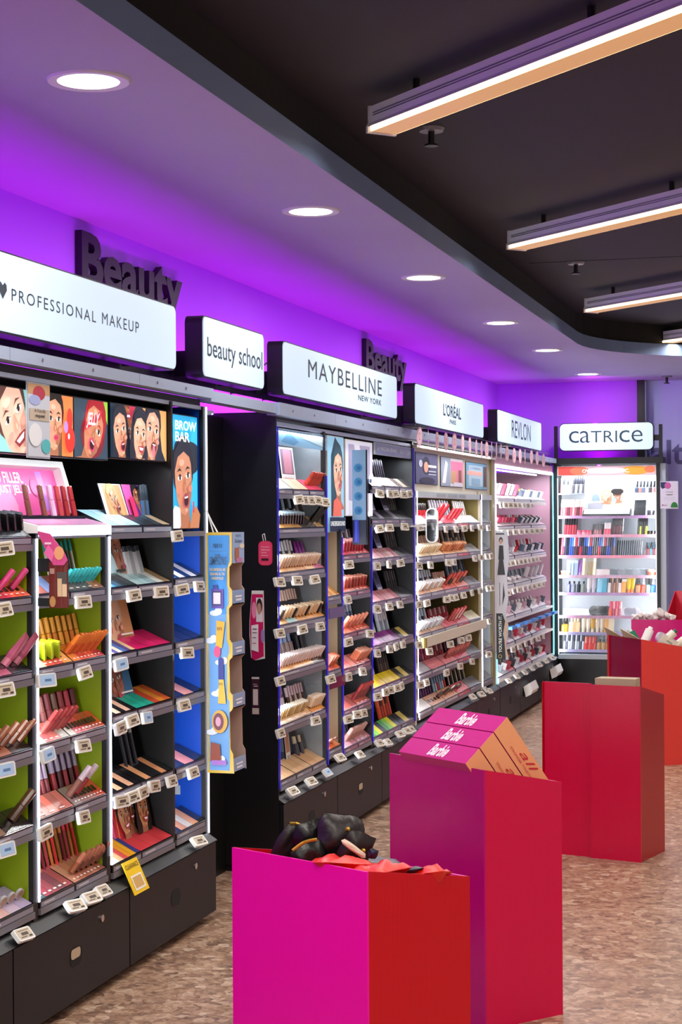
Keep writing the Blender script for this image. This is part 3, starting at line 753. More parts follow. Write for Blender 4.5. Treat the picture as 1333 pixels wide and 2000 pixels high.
F.rect(0, 1, 0, 1, 'c890b8'); F.rect(.02, .5, .15, .85, 'd6a0c4'); F.build('base_print', 'printgloss', t)
B('lit_edge', 'strip_soft', t, (-2.311, -2.306, 4.9, 5.455, 1.497, 1.526))
for k, (y, c) in enumerate([(5.02, '6e3428'), (5.13, '703a2a'), (5.20, 'c8a0bc'), (5.255, 'a83238'), (5.305, '8e0e14'), (5.36, '96141a')]):
    put('gloss', (-2.395, y, 1.555), c, c, '%s lip jelly tube, %s from left in the pink display' % (['brown', 'brown', 'clear pink', 'rose red', 'dark red', 'dark red'][k], ORD[k]), 'lip jellies in the pink display', (0, -.2, 0), 1.05)

# hanging brown swatch panel with pink header
t = thing('shelf_wobbler', (-2.25, 4.9, 1.28), 'brown swatch panel with pink header sticking out between the lime bays', 'shelf sign')
MB().prism([(-2.315, 4.895, 1.515), (-2.27, 4.895, 1.505), (-2.225, 4.895, 1.45), (-2.213, 4.895, 1.425), (-2.225, 4.895, 1.41), (-2.26, 4.895, 1.41)], (0, .003, 0)).build('pink_header', cardboard('wobbler_pink', 'd8508c'), t)
F = Frame((-2.315, 4.8945, 1.41), (1, 0, 0), (0, 0, 1), (0, -1, 0), .1, .105); F.poly([(.25, .35), (.5, .1), (.6, .35), (.4, .6)], 'f06aa8'); F.ell(.75, .35, .16, .2, 'e8a070'); F.rect(.28, .5, .6, .66, 'f4d0e0'); F.build('header_print', 'print', t)
B('panel', cardboard('wobbler_brown', '6e2a24'), t, (-2.275, -2.213, 4.898, 4.902, 1.28, 1.42))
F = Frame((-2.275, 4.8975, 1.28), (1, 0, 0), (0, 0, 1), (0, -1, 0), .062, .14); F.rect(.42, .95, .3, .78, '4a4440'); F.rect(.45, .68, .25, .64, 'd8b48a'); F.rect(.7, .95, .25, .52, 'e2c49c'); F.rect(.06, .3, .74, .86, 'b08878'); F.ell(.2, .14, .16, .12, 'c08a4a'); F.build('panel_print', 'print', t)
B('arm', 'black', t, (-2.33, -2.27, 4.9, 4.906, 1.39, 1.43), (-2.33, -2.26, 4.9, 4.906, 1.285, 1.31))

# stock of bay A
tray('A', 0, 0, 1, '1a1a20 16161c 222228', 'black')
row('A', 0, 'wedge', 7, .35, 1, '15151a', '2a2a30 3a4048', 'black boxed tester', 't', d=(.2, -.55, .8))
tray('A', 1, 0, .5, 'e0504e e86a60 d83a4a', 'red'); tray('A', 1, .5, 1, 'd8284c e83a50 f05a40 f06a50', 'coral red', slots=6, marks=6)
row('A', 1, 'stick', 2, .62, .95, 'd83a78', 'e0488a', 'pink lipstick tester', 't')
tray('A', 2, 0, .5, 'c86a84 b85878', 'rose'); tray('A', 2, .5, 1, 'c47a90 b85a78 26202a 1a161c', 'dusty rose', slots=3)
row('A', 2, 'tube', 2, .7, .98, 'b85a78', 'c87088', 'rose squeeze tube tester', 't', s=1.1)
tray('A', 3, 0, 1, '8a4a34 6e3a2a a05a40 2a1c18', 'copper brown', slots=5)
row('A', 3, 'stick', 5, .45, 1, '9a5638 a8644a 8a4a30', 'b07050', 'copper lipstick tester', 't', s=1.1)
tray('A', 4, 0, .5, '7a5a44 8a6a54', 'taupe'); tray('A', 4, .5, 1, '8a6650 241a18 2a201c', 'brown', slots=3)
row('A', 4, 'stick', 1, .75, .95, '4a3020', '5a3c28', 'dark brown stick tester', 't', s=1.4)
tray('A', 5, 0, .3, '2a2a34 30303a', 'charcoal'); tray('A', 5, .3, 1, 'e6d6b0 e8c070 e4b8b4 c8b4cc b8a8cc', 'pastel shades', depth=.1)
row('A', 5, 'gloss', 5, .3, .8, 'a04050 5a6a38 b05a5a 484048', '202020', 'dark lip gloss')
row('A', 5, 'compact', 5, .45, .95, 'c8c8d0', 'a88a6a', 'silver powder compact tester', 't', s=.55)
for i in (0, 1, 2, 3, 4): row('A', i, 'gloss', 8, .0, .75, '4a2a28 6a3a34 883e3e', '1a1a1e', 'dark lip gloss tube')
# bay B
row('B', 1, 'pencil', 8, .02, .42, '2aa0a0 1a1a20 c8d0d0', '20b0a8', 'teal brow pencil', lean=.2); row('B', 1, 'pencil', 7, .5, .95, 'b8b0a8 3a3a40', '1a8a80', 'grey brow pencil with teal top', lean=.2)
tray('B', 1, 0, .45, '8a4a44 6a7ca8 704038', 'brown and blue'); tray('B', 1, .45, 1, '4a3a38 3a3234 9a6a50', 'dark brown', marks=5)
row('B', 1, 'stick', 9, .45, .95, '1aa8b0 20b8c0', '38c8d0', 'teal round tester', 't', s=.75)
row('B', 2, 'gloss', 12, .0, 1, 'e89018 e07c10 f0a020', 'f0a830', 'amber lip oil tube', s=1.12)
tray('B', 2, 0, .5, 'e8d0a0 d85040 c84038 e8a050', 'orange and red', slots=5, marks=6); tray('B', 2, .5, 1, 'e88030 d8442c e85a34 c83a40', 'flame orange', marks=8)
row('B', 2, 'wedge', 4, .02, .42, 'b8d020 a8c818', 'c8e030', 'lime boxed tester', 't', d=(.2, -.5, .8)); row('B', 2, 'stick', 9, .5, .97, 'd8641c c8501c', 'e07828', 'orange lip oil tester', 't')
row('B', 3, 'stick', 10, .0, .95, 'b0506a 9a96d8 c03a54 a83a50 a8605a 8a3038 7a5a40 8e3234 c02838 701c24', '8a2c40 9a96d8 b83a50 b04a5c a86a60 7a2c34 6e4a38 842c2c b03040 601820', 'rose and brown lipstick', s=1.3)
tray('B', 3, 0, .45, 'e8dcd0 d86060 e07a70 b8b0a8', 'pink and white', marks=5); tray('B', 3, .45, 1, 'e8e4dc e87080 d84a50 b84034 a8442c c84a28', 'piano striped red', slots=9, marks=9)
row('B', 3, 'gloss', 5, .12, .5, 'b04a44 a8383c 983438', 'a83a3c', 'red lip gloss tester', 't', s=.9)
row('B', 4, 'gloss', 8, .0, .52, '8a2c34 7a2a30 943640', 'b09ab4', 'mauve-capped lip gloss', s=1.1); row('B', 4, 'mascara', 5, .55, .98, '8a1c24 4a1c20', '9c8fa8', 'lilac-capped liquid lipstick', s=1.1)
tray('B', 4, 0, .5, '7a5a54 98625a e07060 a86058 c06a60', 'brown and coral', marks=3); tray('B', 4, .5, 1, '8a7470 905a50 a86458 c84a34', 'mauve brown', slots=8, marks=9)
row('B', 4, 'gloss', 2, .5, .72, '8a5a50 a83038', 'c8b4c0', 'pale-capped lip gloss tester', 't', s=1.2)
row('B', 5, 'pencil', 14, .1, .95, '6a1c24 903038 b06030 c0302c 8a5428', 'c08040 d04050 c83038 b86a38 a85a2a', 'brown and red lip pencil', s=1.15)
tray('B', 5, 0, .5, '3a4448 8a3a48 904850 7a4450 a04a50', 'wine swatch', marks=6, depth=.1); tray('B', 5, .5, 1, 'c88a70 b87058 a86450 b4745c 9a5c48', 'bronze', marks=8, depth=.1)
row('B', 5, 'stick', 6, .55, 1.0, '8a4a30 703a28', 'b06a50', 'bronze lipstick tester', 't')
# bay C
def eyes(bg, skin, hair, extra=None, m='kiss'):
    def d(F):
        F.rect(0, 1, 0, 1, bg); face(F, .5, .42, 1.25, skin, hair, 'b03a50', .1, m, longhair=False)
        if extra: extra(F)
        F.rect(.55, .92, .1, .14, 'f0e8e4')
    return d
card('C', 0, .3, .125, .2, 'white-framed card of a long-haired face', lambda F: (F.rect(0, 1, 0, 1, 'd8d4d0'), F.rect(.14, .95, .03, .97, 'c89060'), face(F, .5, .5, .9, 'd09870', 'c8a064', 'b84a58', .35, 'open')), lean=.3)
card('C', 0, .66, .125, .2, 'pink and purple shouting face card', lambda F: (F.rect(0, 1, 0, 1, '6a2a90'), F.rect(0, .4, 0, 1, 'd850a0'), face(F, .6, .55, .8, 'b06a48', '1a1418', 'c84060', .2, 'open', longhair=False), F.rect(.1, .3, 0, .6, 'e02060')), lean=.3)
card('C', 1, .28, .15, .19, 'pale blue photo card of half a face', lambda F: (F.rect(0, 1, 0, 1, 'b8dce4'), face(F, .85, .55, 1.2, 'a8684a', '1a1418', 'a03a50', 0, 'kiss', longhair=False), F.poly([(.1, .9), (.45, .8), (.45, .74), (.1, .82)], '3a5a6a'), F.poly([(.1, .68), (.45, .6), (.45, .54), (.1, .6)], '3a5a6a'), F.rect(.4, .85, .1, .16, '181818')))
card('C', 2, .2, .155, .3, 'photo card of a blonde face up close', eyes('c88a58', 'dca884', 'c8a888', lambda F: F.rect(0, .18, 0, .3, 'd82a7a')))
card('C', 3, .22, .15, .28, 'dark photo card of two wide eyes', eyes('2a6a98', '8a4a30', '40201c'))
card('C', 5, .42, .165, .3, 'red photo card of three smiling faces', lambda F: (F.rect(0, 1, 0, 1, 'c82a3c'), face(F, .52, .6, .7, '98603c', '180c0c', 'a02030', 0, 'smile'), face(F, .25, .5, .8, 'd8a070', '1a0c0c', 'b02030', .15, 'smile', longhair=False), face(F, .78, .5, .8, 'd89a64', '1a0c0c', 'b02030', -.1, 'smile')), lean=.2)
tray('C', 0, 0, .5, 'a8d4e8 b8dcee b0d8ea', 'light blue', depth=.13, hb=.085, front='9aa4b8'); tray('C', 0, .5, 1, '2a3038 22282e 303840 c8b090', 'slate', depth=.13, hb=.085, front='9aa4b8')
tray('C', 1, 0, .42, '4a88b8 3a5a70 28343c 3a4448', 'blue and slate', depth=.11); tray('C', 1, .42, 1, 'b0cfd4 a8ccd4 9ab8c0 e0e4e0 a88a64', 'pale blue', depth=.11)
tray('C', 2, 0, .4, 'c8a488 504a88 e0c8b0 4a6aa8 5a4880 e0b890', 'navy and sand striped', depth=.11); tray('C', 2, .4, 1, 'e0206c e0246e dc1e68', 'hot pink', depth=.12)
tray('C', 3, 0, .4, '1c1c22 d8a890 1c1c22 e0b098 1c1c22', 'black with skin swatches', depth=.11); tray('C', 3, .4, 1, '28a890 2aac94 2aa890 c84a30 e08a30 d8602c', 'teal', depth=.12)
tray('C', 4, 0, .45, '141216 d89878 141216 e0a888 141216', 'black face print', depth=.11); tray('C', 4, .45, 1, '141216 e0a070 141216 181418 d89468 141216', 'black brow print', depth=.11)
tray('C', 5, 0, .45, 'e8d8c0 e0c8a0 d0a078 c04a48 d88a28 e0a020 3a3a80', 'rainbow striped', depth=.1); tray('C', 5, .45, 1, 'e0444c e24850 de4048', 'coral red with white frame', depth=.12)
row('C', 2, 'pencil', 5, 0, .25, '8a8aa0 c8c8d8', '383848', 'silver eye pencil'); row('C', 3, 'carton', 3, .0, .25, '383842', '4a4a56', 'dark product carton')
row('C', 4, 'pencil', 4, .05, .35, 'e0286c c82058', 'd83a7c', 'hot pink liner pencil', s=1.25); row('C', 4, 'pencil', 3, .55, .8, '26242a', '8a8480', 'black liner pencil', s=1.3)
row('C', 5, 'pencil', 8, 0, .5, 'b02a48 c04060 d07030 8a2a60 4a3a80', '20181c', 'bright lip pencil', s=1.1)
row('C', 0, 'mascara', 3, .86, .98, '3a6a98 48484e', '2a3a48', 'blue mascara tester', lean=.1); row('C', 1, 'carton', 4, .6, .85, 'c8ccd0 98a0a8', '283038', 'silver product carton', lean=.25)
# bay D
tray('D', 1, 0, 1, '1c2c44 d8dcec 20304a e8e8f0 1c2c44', 'navy and white', depth=.1); tray('D', 2, 0, 1, '14161c 1c1e26 14161c', 'black', depth=.12); tray('D', 3, 0, 1, '14161c d08a78 16181e', 'black and blush', depth=.12)
tray('D', 4, 0, 1, '1c2234 d88a88 1c2234', 'navy and pink', depth=.11); tray('D', 5, 0, 1, '14161c b0785a c8c0b8 e0a070 14161c', 'black brow shade', depth=.1)
for i in (1, 2, 3, 4, 5): row('D', i, 'pencil', 5, 0, .5, '22222a 4a4a58', '8a8a98', 'slim black brow pencil')
tag(MB().box(-2.5, -2.42, 6.386, 6.389, .48, .515).build('sticker', 'palegrey'), 'pale sticker on the blue panel above the bottom shelf', 'sticker')

# recess between the units
rec = thing('recess_panel', (-2.7, 6.85, 0), 'black cladding panel in the gap between the first two units', 'panel')
B('panel', 'black', rec, (XW + .01, -2.55, 6.425, 7.28, 0, 1.99))
B('header_fascia', 'alu', rec, (XF - .07, XF - .012, 6.425, 7.265, 2.002, 2.043))
B('skirting_rail', 'drawer', rec, (-2.55, -2.535, 6.425, 7.28, .78, .80))

# ---- hanging cardboard stand at the end of unit one
t = thing('hanging_stand', (-2.26, 6.47, .566), 'blue cloud-printed cardboard hanging stand with yellow borders and pockets', 'display stand')
YS0, YS1 = 6.400, 6.545
prof = [(-2.346, .566), (-2.218, .566), (-2.222, .64), (-2.235, .66), (-2.238, .80), (-2.222, .815), (-2.222, .865), (-2.235, .88), (-2.238, 1.00), (-2.222, 1.015), (-2.222, 1.065), (-2.235, 1.08), (-2.238, 1.20), (-2.222, 1.215), (-2.222, 1.27), (-2.235, 1.285), (-2.235, 1.36), (-2.222, 1.375), (-2.222, 1.494), (-2.346, 1.494)]
yel = cardboard('stand_yellow', 'c8a83c')
SXK = .84
def SX(x): return -2.311 + (x + 2.346) * SXK
bei = cardboard('stand_inside_beige', 'c4a89c')
for y, m_ in ((YS0, yel), (YS1, bei)): MB().prism([(SX(x), y, z) for x, z in prof], (0, .004, 0)).build('side_panel', m_, t)
B('back_panel', bei, t, (SX(-2.346), SX(-2.342), YS0 + .004, YS1, .566, 1.494))
B('top_header', 'cream', t, (SX(-2.345), SX(-2.222), YS0 + .004, YS1, 1.375, 1.379), (SX(-2.226), SX(-2.222), YS0 + .004, YS1, 1.375, 1.494))
for z in (.566, .815, 1.015, 1.215): B('pocket', cardboard('stand_pocket_blue', '8fa8d0'), t, (SX(-2.342), SX(-2.222), YS0 + .004, YS1, z, z + .004), (SX(-2.226), SX(-2.222), YS0 + .004, YS1, z, z + .055))
F = Frame((SX(-2.346), YS0 - .0008, .566), (1, 0, 0), (0, 0, 1), (0, -1, 0), .128 * SXK, .928)
F.poly([(.07, .012), (.84, .012), (.84, .3), (.76, .31), (.76, .48), (.84, .5), (.84, .53), (.76, .55), (.76, .69), (.84, .7), (.84, .76), (.78, .78), (.78, .85), (.88, .88), (.88, .988), (.07, .988)], '5f95d0')
F.poly([(.07, .66), (.76, .66), (.78, .85), (.88, .88), (.88, .988), (.07, .988)], '1a80cc')
for cx, cy in ((.4, .665), (.22, .55), (.6, .46), (.45, .33), (.25, .17), (.5, .05)): F.ell(cx - .08, cy, .2, .012, 'd4dcec'); F.ell(cx + .05, cy + .008, .14, .016, 'd8deee')
F.rect(.2, .66, .685, .765, '50309a'); F.rect(.24, .58, .695, .757, '201a58'); F.rect(.28, .55, .703, .75, 'cfc4d8'); F.rect(.27, .45, .765, .782, '1c2c80')
F.poly([(.36, .52), (.6, .52), (.72, .628), (.4, .635)], 'd8a018'); F.ell(.42, .505, .13, .024, 'c83a72'); F.text('NYX', .42, .62, .593, .607, '20180c', bold=.02)
F.poly([(.44, .29), (.74, .29), (.66, .39), (.48, .39)], 'd8a828'); F.rect(.46, .66, .39, .47, '101c80'); F.ell(.56, .47, .1, .012, '101c80'); F.text('NYX', .48, .64, .365, .377, '3a2408')
F.ell(.5, .215, .3, .048, 'c8982c'); F.ell(.46, .215, .2, .036, '6a2438'); F.ell(.45, .215, .1, .02, 'c890a8')
F.poly([(.14, .05), (.16, .13), (.5, .12), (.55, .05)], '8a3a22'); F.rect(.2, .75, .035, .055, '9a64b8')
F.text('NYX', .3, .64, .935, .953, '0c2a4a', bold=.02); F.rect(.15, .78, .921, .923, '2a5a90'); F.text('THE', .36, .56, .9, .91, '0c1c3a', bold=.02, shear=.2); F.text('SIMPSONS', .16, .8, .865, .9, '0c1c3a', bold=.01, shear=.2)
for k, s in enumerate(('THE SIMPSONS ARE', 'BREAKING ALL THE', 'MAKEUP RULES!')): F.text(s, .16 + .04 * k, .78 - .04 * k, .84 - .018 * k, .852 - .018 * k, 'd8b860', bold=.01)
F.build('side_print', 'print', t)
F = Frame((SX(-2.2215), YS0 + .004, 1.375), (0, 1, 0), (0, 0, 1), (1, 0, 0), .141, .119)
F.rect(0, 1, 0, 1, '9ab4dc'); F.text('NYX', .3, .72, .84, .93, '1c2c4a'); F.text('The Simpsons', .2, .8, .62, .78, '1c2440', shear=.3); F.ell(.8, .55, .2, .08, 'e8dcc8'); F.rect(.2, .55, .1, .5, 'b06a4a'); F.rect(.3, .8, .02, .16, 'c87aa8'); F.build('header_print', 'print', t)
for i, z in enumerate((.566, .815, 1.015, 1.215)):
    F = Frame((SX(-2.2215), YS0 + .02, z + .008), (0, 1, 0), (0, 0, 1), (1, 0, 0), .11, .035); F.rect(.15, .85, .55, .75, 'e8e8f0'); F.rect(.2, .8, .15, .4, 'e8e8f0'); F.build('pocket_print', 'print', t)
MB().tube([(-2.285, 6.41, 1.494), (-2.30, 6.412, 1.54), (-2.314, 6.418, 1.58)], .003).build('cord', 'white', t); MB().tube([(-2.268, 6.41, 1.494), (-2.292, 6.412, 1.535), (-2.314, 6.418, 1.575)], .003).build('cord', 'white', t)
put('tube', (-2.245, 6.43, 1.22), 'e0a81c', 'd89c10', 'yellow squeeze tube in the top pocket of the hanging stand', 'products in the hanging stand', (0, 0, 0), 1.0)
put('carton', (-2.25, 6.44, 1.02), 'e0a81c', '6a6ab0', 'yellow carton in the second pocket of the hanging stand', 'products in the hanging stand', (0, 0, .2), 1.0)
put('jar', (-2.245, 6.49, 1.22), 'a868a0', 'b87ab0', 'pink jar in the top pocket of the hanging stand', 'products in the hanging stand', None, .9)

# signs on the side of unit two
def yprint(name, x0, x1, z0, z1, y, label, draw, body='white', pts=None, cat='notice', thick=.003):
    mb = MB(); mb.prism([(x, y, z) for x, z in (pts or [(x0, z0), (x1, z0), (x1, z1), (x0, z1)])], (0, thick, 0)); t = tag(mb.build(name, body), label, cat)
    F = Frame((x0, y - .0006, z0), (1, 0, 0), (0, 0, 1), (0, -1, 0), x1 - x0, z1 - z0); draw(F); F.build('print', 'print', t); return t
t = yprint('hang_tag', -2.388, -2.325, 1.342, 1.448, 7.281, 'coral pink hang tag with white lines on the black side', lambda F: (F.poly([(.1, .25), (.3, .03), (.7, .03), (.92, .25), (.92, .75), (.75, .97), (.25, .97), (.1, .75)], 'e8436c'), F.text('Shop beauty', .2, .8, .72, .79, 'fbe8ec'), F.text('health & care', .2, .82, .61, .68, 'fbe8ec'), F.text('rewards', .2, .6, .5, .56, 'fbe8ec'), F.rect(.22, .7, .4, .42, 'fbd0d8'), F.rect(.22, .75, .2, .29, '3a1020')), cardboard('tag_pink', 'e8436c'), rrect(-2.388, -2.325, 1.342, 1.448, .02))
MB().tube([(-2.365, 7.281, 1.448), (-2.37, 7.281, 1.475), (-2.36, 7.281, 1.48), (-2.355, 7.281, 1.45)], .0018).build('loop', 'white', t)
yprint('leaflet', -2.43, -2.363, .928, 1.232, 7.281, 'curved pink and white leaflet hanging beside unit two', lambda F: (F.poly([(.12, .04), (.3, .0), (.95, .06), (.92, .95), (.16, .95), (.03, .6), (.02, .4)], 'd01060'), F.ell(.3, .72, .16, .12, 'f08ab0'), F.rect(.45, .9, .55, .9, 'e8e0e4'), F.ell(.68, .78, .2, .11, '2a1a18'), F.ell(.66, .74, .14, .085, 'c89078'), F.ell(.9, .35, .14, .1, '9a88c8'), F.poly([(.12, .15), (.6, .12), (.6, .52), (.12, .5)], 'f4eef0'), F.rect(.2, .5, .44, .455, '604050'), F.rect(.2, .5, .39, .402, '604050'), F.rect(.2, .45, .32, .33, '604050'), F.rect(.2, .45, .24, .25, 'b02050')), 'white', [(-2.425, .94), (-2.405, .928), (-2.362, .936), (-2.366, 1.232), (-2.42, 1.232), (-2.431, 1.1), (-2.432, 1.04)])
yprint('leaflet', -2.424, -2.386, .69, .855, 7.281, 'small dark maroon leaflet with a white panel', lambda F: (F.rect(0, 1, 0, 1, '3a1024'), F.rect(.05, .95, .95, 1, 'e0d8d8'), F.rect(.1, .9, .02, .18, 'c8beb4'), F.rect(.2, .8, .26, .68, 'd8ccc8'), F.rect(.2, .7, .8, .82, 'b89aa8'), F.rect(.3, .8, .75, .77, 'd8c8d0')), 'black')
# ---- unit two: silver, beige and dark bays
U2 = unit_shell('black cosmetics unit with silver-lined bay and blue edge strips', 7.29, 9.925, [7.29, 8.165, 9.04, 9.92])
B('side_panel', 'black', U2, (XW + .03, XF - .02, 7.285, 7.29, .03, 1.99))
fascia(U2, [7.27, 8.17, 9.04, 9.92], 1.995, 2.05)
B('top_rail', 'alu', U2, (-2.345, -2.325, 7.33, 9.95, 1.955, 1.972))
bay('E', 'silver bay', 7.345, 8.08, [1.65, 1.475, 1.28, 1.05, .84, .61, .365])
bay('F', 'slim beige bay', 8.12, 8.36, [1.14, .78, .40])
bay('G', 'dark lip bay', 8.40, 8.945, [1.333, 1.147, .94, .767, .56, .37])
bay('H', 'dark mascara bay', 8.985, 9.94, [1.69, 1.51, 1.30, 1.07, .84, .613, .355])
post(U2, 7.335, .31, 1.96); post(U2, 8.11, .31, 1.96, inner='marble'); post(U2, 8.39, .31, 1.49, inner='beige'); post(U2, 8.975, .31, 1.55); post(U2, 9.97, .31, 1.99)
for y, z1 in ((7.336, 1.95), (8.111, 1.75), (8.391, 1.45), (8.976, 1.5), (9.971, 1.95)): strip(U2, y, .36, z1, 'bluestrip', w=.012)
for k in 'EFGH':
    b = BAYS[k]
    for z in b.zs: shelf_part(U2, b.y0, b.y1, z)
area('header_lamp', (-2.33, 7.72, 1.935), (-.35, 0, -1), .03, .7, (.8, .92, 1), BAR_W * .6)
area('header_lamp', (-2.37, 9.45, 1.88), (-.1, 0, -1), .02, .8, (.85, .92, 1), BAR_W)
area('side_lamp', (-2.328, 7.355, 1.1), (-.35, 1, 0), 1.3, .012, (.85, .93, 1), BAR_W * 1.6); area('side_lamp', (-2.328, 8.128, .9), (-.35, 1, 0), 1.0, .012, (.95, .9, .85), BAR_W * .25)
area('side_lamp', (-2.328, 8.41, .9), (-.35, 1, 0), 1.0, .012, (.9, .93, 1), BAR_W * 1.2); area('side_lamp', (-2.328, 9.0, 1.1), (-.35, 1, 0), 1.3, .012, (.9, .93, 1), BAR_W * 1.3)
t = tag(B('glass_header', 'acrylic', None, (-2.33, -2.324, 7.37, 8.16, 1.87, 1.945)), 'shiny clear header pane over the silver bay', 'header pane')
F = Frame((-2.3235, 7.372, 1.872), (0, 1, 0), (0, 0, 1), (1, 0, 0), .786, .07); F.rect(0, 1, 0, 1, '8fc6ea'); F.poly([(.05, .2), (.3, .05), (.4, .3), (.2, .9)], '6aa8d8'); F.poly([(.45, .6), (.9, .2), (1, .8), (.7, 1)], 'c8e4f6'); F.build('film', 'printgloss', t)
def pw(F): F.rect(0, 1, 0, 1, '8ec4e4'); F.poly([(.2, .16), (.2, .8), (.45, 1), (.8, .9), (.7, .3), (.8, .16)], '2e4a58'); face(F, .62, .62, .5, 'dcb49c', '2e4a58', 'c05868', .1, 'kiss', longhair=False); F.poly([(.2, .16), (.75, .16), (.7, .3), (.45, .36), (.25, .32)], 'dc6a54'); F.rect(0, 1, 0, .15, '20283a'); F.text('UNDERGROUND', .05, .95, .06, .11, 'e8eef4', bold=.02)
xposter('poster', 8.20, 8.50, 1.475, 1.95, 'blue poster of a dark-haired woman looking down', pw, 'backlit_soft', rim='white')
def pframe(F): F.rect(0, 1, 0, 1, 'd8dcee'); F.poly([(.1, .2), (.9, .15), (.9, .95), (.1, .95)], 'a8a4c4'); F.poly([(.3, .95), (.6, .4), (.7, .5), (.5, .95)], 'e8e8f8'); F.rect(.45, .95, .2, .5, '20283c'); F.rect(.6, .95, .05, .3, 'b8acc8')
xposter('poster', 8.53, 9.08, 1.555, 1.945, 'white-framed poster under crinkled film beside the mascara bay', pframe, 'backlit_soft', rim='white')
t = thing('flag_panel', (-2.29, 8.6, 1.42), 'thin blue panel with four round marks projecting from the unit', 'flag sign')
B('panel', 'darkplastic', t, (-2.318, -2.24, 8.6, 8.606, 1.41, 1.89))
F = Frame((-2.318, 8.5994, 1.41), (1, 0, 0), (0, 0, 1), (0, -1, 0), .072, .48); F.rect(0, 1, 0, 1, '24304a'); F.rect(0, 1, .26, 1, '88b4dc')
for k in range(4): F.ell(.45, .36 + .15 * k, .3, .045, '3a90c8'); F.ell(.5, .36 + .15 * k, .14, .022, '2a6cb0')
F.rect(.1, .5, .02, .26, '2a3ab8'); F.rect(.2, .36, .03, .25, '4a60e0'); F.build('print', 'print', t)
t = tag(B('header_strip', 'palegrey', None, (-2.335, -2.325, 9.10, 9.965, 1.885, 1.95)), 'lilac-grey header strip lettered above the mascara bay', 'header strip')
F = Frame((-2.3244, 9.105, 1.887), (0, 1, 0), (0, 0, 1), (1, 0, 0), .855, .06); F.rect(0, 1, 0, 1, '8088b8'); F.text('#1 MASCARA BRAND', .05, .57, .32, .7, 'e0e6f8'); F.text('BROW STUDIO', .66, .97, .32, .7, 'd0d8f0'); F.build('lettering', 'print', t)
# stock of bay E
row('E', 0, 'compact', 4, .05, .32, 'b08a68 c8a888 d0b090', 'c09a78', 'beige powder compact'); row('E', 0, 'bottle', 4, .1, .5, '201c20', '181418', 'black foundation bottle', dz=.075, dx=-.05)
card('E', 0, .45, .17, .22, 'white-edged photo card with a pink lip print', lambda F: (F.rect(0, 1, 0, 1, 'e8e0e0'), F.rect(.08, .92, .26, .95, '7a5a70'), F.rect(.25, .8, .28, .93, 'b87888'), F.rect(.2, .8, .12, .16, 'c89898')), lean=.12)
tray('E', 0, 0, .3, 'b8a8b0 c8b8b8', 'pale'); tray('E', 0, .3, .65, 'e0b898 dcb090', 'beige'); tray('E', 0, .65, 1, 'd83a60 e04868', 'red pink')
row('E', 0, 'stick', 6, .7, 1.0, 'c04030 b83a28', 'a02c20', 'red round tester', 't', s=1.0)
row('E', 1, 'mascara', 12, 0, .85, '20242c c8ccd4 b0a898', '10141c 9aa8b8', 'silver and black tube')
tray('E', 1, 0, 1, 'c8945a d09c64 c08c58 383030 403634 c09868', 'tan')
row('E', 1, 'wedge', 11, 0, .62, '1c1c22 202028', 'a8c0d0', 'black boxed concealer tester', 't', d=(.25, -.55, .8)); row('E', 1, 'stick', 2, .8, .98, '181418', '201c20', 'black cylinder tester', 't', s=1.3)
row('E', 2, 'gloss', 12, 0, .72, 'd8d0c8 2a2430', 'd8d4dc', 'clear lip gloss with white cap', s=1.1); row('E', 2, 'tube', 3, .76, .98, 'a030b0', 'd0d0dc', 'purple squeeze tube')
tray('E', 2, 0, 1, 'c8905c d09a68 c88c60 dcb088 c06a88', 'sand')
row('E', 2, 'wedge', 16, 0, .9, 'd8b498 dcbca0 d0a888', 'e8d0c0', 'beige boxed tester', 't', d=(.25, .6, .75))
row('E', 3, 'gloss', 3, 0, .2, '3a5078 283850', '4a6a98', 'blue concealer tube'); row('E', 3, 'gloss', 11, .22, .8, '1c1a20', 'd8b8a8', 'beige-capped black concealer', s=1.1)
tray('E', 3, 0, 1, 'c89058 9ac8c8 c88848 c8843c d08c48', 'amber sand')
row('E', 3, 'wedge', 14, 0, .95, 'd8b088 201c1c dcb890 d8ac80', 'f0dcc8 d8b890', 'cream and black boxed tester', 't', d=(.25, .6, .75))
row('E', 4, 'bottle', 8, 0, .68, 'b09a90 a88c80', '9ab0d8', 'blue-capped foundation bottle', s=1.15); row('E', 4, 'carton', 2, .72, .9, '201c24', '2a2630', 'black product carton')
tray('E', 4, 0, 1, 'd89850 dc9c54 d89448 48302c', 'orange sand')
row('E', 4, 'wedge', 18, 0, .98, 'd8b8b4 dcc0bc', 'ecdcdc', 'pale pink boxed tester', 't', d=(.25, .65, .7))
row('E', 5, 'mascara', 6, 0, .35, '2a2834 585068', 'a8a4b8', 'grey brow mascara'); row('E', 5, 'gloss', 7, .55, .92, '4a2a24 c8a8a0', 'd8b8c0', 'pink-capped concealer')
card('E', 5, .36, .15, .1, 'curved strip card with lip swatches', lambda F: (F.rect(0, 1, 0, 1, '2a2a36'), F.rect(.1, .9, .5, .95, '8aa0c8'), F.ell(.5, .6, .3, .2, 'a86a80'), F.rect(.1, .9, .05, .4, 'e0d0d0')), lean=.2)
tray('E', 5, 0, .7, 'c89a68 d0a470 d8b080 c89460', 'gold sand', marks=4); tray('E', 5, .7, 1, 'd8883c e09848', 'apricot', slots=3)
row('E', 5, 'wedge', 13, 0, .62, 'c8a060 d8bc8c b08c50', 'f0e4d0', 'gold boxed tester', 't', d=(.3, .4, .85), s=.85); row('E', 5, 'wedge', 6, .72, .98, 'dcb898', 'ecd4c0', 'cream boxed tester', 't', d=(.25, .6, .75))
